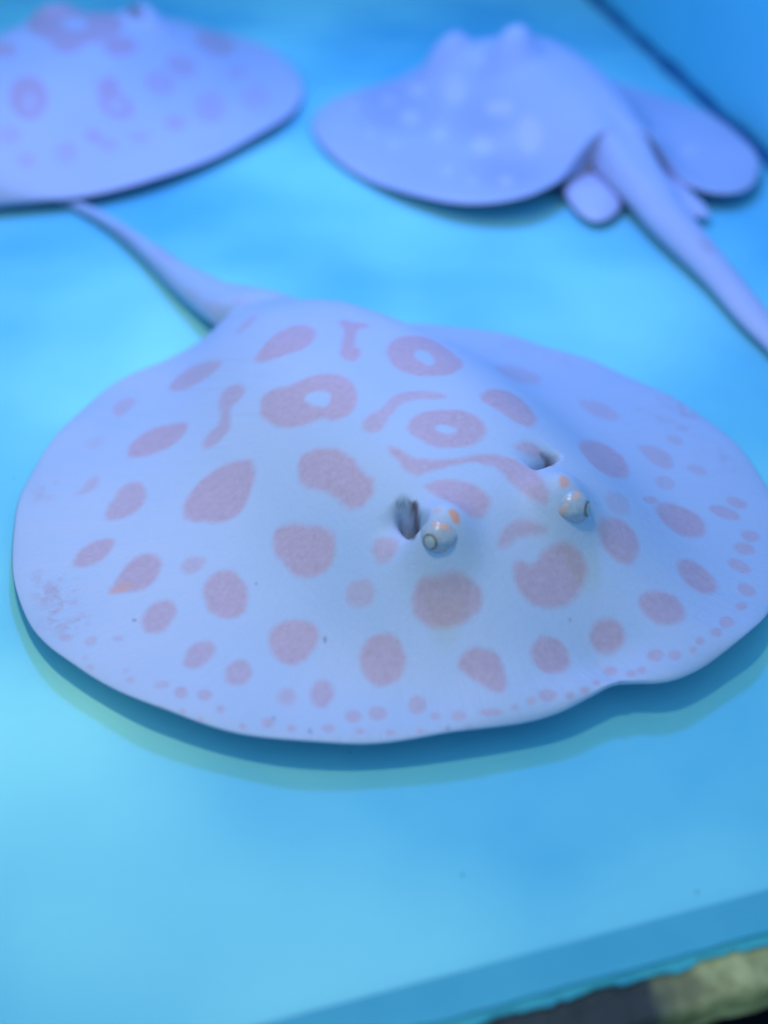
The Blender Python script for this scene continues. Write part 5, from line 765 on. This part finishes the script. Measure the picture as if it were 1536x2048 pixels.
def build_ray(R, mat, nd, nt, nu, seed, label):
    top, bot, t, k, hw = ray_surface(R, nd, nt, nu)
    K = len(k)
    nb = 41
    idx = np.linspace(0, nu - 1, nb).round().astype(int)[1:-1][::-1]
    ring = np.concatenate([top, bot[:, idx]], 1)          # closed cross sections
    n = ring.shape[1]
    V = ring.reshape(-1, 3)
    i = np.arange(K - 1)[:, None] * n
    j = np.arange(n)[None, :]
    j2 = (j + 1) % n
    Fq = np.stack([i + j, i + j2, i + n + j2, i + n + j], -1).reshape(-1, 4)
    me = bpy.data.meshes.new('body')
    me.vertices.add(len(V))
    me.vertices.foreach_set('co', (V * MM).astype(np.float32).ravel())
    me.loops.add(Fq.size)
    me.loops.foreach_set('vertex_index', Fq.astype(np.int32).ravel())
    me.polygons.add(len(Fq))
    me.polygons.foreach_set('loop_start', np.arange(0, Fq.size, 4, dtype=np.int32))
    me.polygons.foreach_set('loop_total', np.full(len(Fq), 4, dtype=np.int32))
    me.update(calc_edges=True)
    me.validate()
    # outward normals: check one face in the middle of the back
    mid = me.polygons[(nd // 2) * n + nu // 2]
    if mid.normal.z < 0:
        me.flip_normals()
    me.polygons.foreach_set('use_smooth', np.ones(len(me.polygons), dtype=bool))
    # pigment, plus painted shade in the spiracle hollows
    x, y = V[:, 0], V[:, 1]
    rng = np.random.RandomState(seed)
    ch = {c: np.zeros(len(V)) for c in ('spot', 'pale', 'red', 'speck_shade', 'vein', 'dusk')}
    key = {0: 'spot', 1: 'pale', 2: 'red', 3: 'speck_shade', 4: 'vein', 5: 'dusk', 6: 'speck_shade', -1: 'spot'}
    wob = np.array([noise.noise(Vector((a * .11, b * .11, seed))) + .5 * noise.noise(Vector((a * .33, b * .33, seed + 9)))
                    for a, b in V[:, :2]])
    for kind, strength, soft, poly in R['spots']:
        P = np.array(poly)
        lo, hi = P.min(0) - 6 - soft, P.max(0) + 6 + soft
        m = np.where((x > lo[0]) & (x < hi[0]) & (y > lo[1]) & (y < hi[1]))[0]
        if not len(m):
            continue
        d = poly_sd(x[m], y[m], P) + wob[m] * min(.8, soft * .6)
        a = smooth01(d / (2 * soft) + .5) * strength
        c = ch[key[kind]]
        c[m] = c[m] * (1 - a) if kind < 0 else np.maximum(c[m], a)
    under = np.tile(np.r_[np.zeros(nu), np.ones(n - nu)], K) > .5
    for c in ch.values():
        c[under] = 0
    for nm, cs in (('pattern_a', ('spot', 'pale', 'red')), ('pattern_b', ('speck_shade', 'vein', 'dusk'))):
        at = me.attributes.new(nm, 'FLOAT_COLOR', 'POINT')
        at.data.foreach_set('color', np.stack([ch[c] for c in cs] + [np.ones(len(V))], 1).astype(np.float32).ravel())
    r = np.hypot(x, y) + 1e-6
    at = me.attributes.new('fin_ray', 'FLOAT_VECTOR', 'POINT')
    at.data.foreach_set('vector', np.stack([x / r * 34, y / r * 34, r / 55], 1).astype(np.float32).ravel())
    me.materials.append(mat)
    root = bpy.data.objects.new('stingray', None)
    root.location = (R['location'][0] * MM, R['location'][1] * MM, 0)
    root.rotation_euler.z = math.radians(R['heading'])
    coll.objects.link(root)
    tag(root, label, 'stingray', 'spotted stingrays on the tank floor')
    body = bpy.data.objects.new('body', me)
    coll.objects.link(body)
    body.parent = root
    return root


M_SKIN = skin_material('cream_skin', (.325, .44, .66), (.385, .475, .68), (.44, .37, .53), (.60, .60, .72), 1.7)
M_SKIN_B = skin_material('pale_skin', (.44, .46, .66), (.50, .51, .70), (.50, .36, .46), (.60, .56, .76), .4)
M_SKIN_C = skin_material('lilac_skin', (.47, .48, .68), (.53, .52, .70), (.58, .36, .48), (.60, .56, .76), .4)

M_FIN = plain('fin_skin', (.50, .50, .70), (.58, .56, .74), 60, .5, 0, .15)

front = build_ray(RAY_FRONT, M_SKIN, 520, 140, 440, 1,
                  'large cream stingray with orange blotches and rings, facing the front glass')
right = build_ray(RAY_RIGHT, M_SKIN_B, 300, 100, 240, 2,
                  'pale lilac stingray with small whitish dots and raised rear margin beside the side wall')
left = build_ray(RAY_LEFT, M_SKIN_C, 300, 100, 240, 3,
                 'pinkish stingray with blurred ring blotches, touched by the tail tip of another ray')


# pelvic fins showing behind the raised margin of the right-hand animal
for poly in RAY_RIGHT['fins']:
    P = np.array(poly)
    c = P.mean(0)
    nr, n = 9, len(P)
    v, f = [], []
    for sgn in (1, -1):
        for i in range(nr + 1):
            rr = 1 - i / nr
            for x, y in P:
                z = 6 + sgn * 4.2 * math.sqrt(max(0, 1 - rr ** 2.4))
                v.append(((c[0] + (x - c[0]) * rr) * MM, (c[1] + (y - c[1]) * rr) * MM, z * MM))
    for s_ in (0, 1):
        o_ = s_ * (nr + 1) * n
        for i in range(nr):
            for j in range(n):
                a_, b_ = o_ + i * n + j, o_ + i * n + (j + 1) % n
                f.append((a_, b_, b_ + n, a_ + n) if s_ == 0 else (b_, a_, a_ + n, b_ + n))
    mesh_obj('pelvic_fin', v, f, M_FIN, right, True)


# eyes of the near animal
def sphere_cap(r, a0, a1, nlat, nlon, push=0.0):
    v, f = [], []
    for i in range(nlat + 1):
        th = a0 + (a1 - a0) * i / nlat
        for j in range(nlon):
            p = 2 * math.pi * j / nlon
            rr = r + push
            v.append((rr * math.sin(th) * math.cos(p), rr * math.sin(th) * math.sin(p), rr * math.cos(th)))
    for i in range(nlat):
        for j in range(nlon):
            a_, b_ = i * nlon + j, i * nlon + (j + 1) % nlon
            f.append((a_, b_, b_ + nlon, a_ + nlon))
    return v, f


q = Nodes('eye_skin')
co = q.obj()
n1 = q.noise(co, 420, 3, .6)
n2 = q.noise(co, 190, 2, .5, .56, .64)
c1 = q.mix(n1, (.28, .35, .47), (.40, .44, .55))
q.link(q.mix(q.math('MULTIPLY', n2, .8), c1, (.58, .34, .28)), q.bsdf.inputs['Base Color'])
q.bsdf.inputs['Roughness'].default_value = .22
q.bsdf.inputs['Specular IOR Level'].default_value = .3
q.bump(n1, .3, .0004)
M_EYE = q.m
M_IRIS = plain('pale_iris', (.24, .23, .22), (.13, .12, .12), 900, .15, 0, .5)
M_PUPIL = plain('grey_pupil', (.44, .46, .50), (.28, .29, .31), 300, .06, 0, .8)
for (ex, ey, ez, r, dx, dy) in RAY_FRONT['eyes']:
    v, f = sphere_cap(r * MM, 0, math.pi, 20, 36)
    v = [(a_ * (1 + .05 * math.sin(5 * math.atan2(b_, a_ + 1e-9))), b_, c_) for a_, b_, c_ in v]
    o = mesh_obj('eye', v, f, M_EYE, front, True)
    # gaze in world axes, turned into the animal's frame
    g = Vector((dx, dy, .25)).normalized()
    g = Matrix.Rotation(-math.radians(RAY_FRONT['heading']), 3, 'Z') @ g
    o.location = (ex * MM, ey * MM, (ez - r * .76) * MM)
    o.rotation_euler = g.to_track_quat('Z', 'Y').to_euler()
    v, f = sphere_cap(r * MM, .0, .46, 8, 28, .00016)
    mesh_obj('iris', v, f, M_IRIS, o, True)
    v, f = sphere_cap(r * MM, .0, .33, 6, 24, .00026)
    v = [(a_ * .95, b_ * 1.05, c_) for a_, b_, c_ in v]
    mesh_obj('pupil', v, f, M_PUPIL, o, True)

# grains of debris on the tank floor
GRAINS = [(22.3, 173.2, 0.55), (138.5, 730.7, 0.8), (-155.6, 439.2, 0.5), (-130.5, 442.7, 0.5), (-152.0, 355.1, 0.5), (87.9, 167.7, 0.5), (-10.7, 216.2, 0.3), (-104.1, 577.5, 0.4), (111.7, 459.3, 0.5)]
v, f = [], []
for (gx, gy, s) in GRAINS:
    k = len(v)
    for (a_, b_, c_) in ((1, 0, 0), (-.2, .9, 0), (-.9, -.3, 0), (.1, -.8, 0), (0, 0, .8), (0, 0, -.1)):
        v.append(((gx + a_ * s * random.uniform(.7, 1.3)) * MM, (gy + b_ * s * random.uniform(.7, 1.3)) * MM, max(.0001, c_ * s * MM)))
    for a_, b_ in ((0, 1), (1, 2), (2, 3), (3, 0)):
        f += [(k + a_, k + b_, k + 4)]
deb = mesh_obj('debris', v, f, plain('debris_grain', (.04, .10, .14), (.10, .18, .2), 300, .8))
tag(deb, 'few dark grains lying on the blue floor', 'debris', kind='stuff')
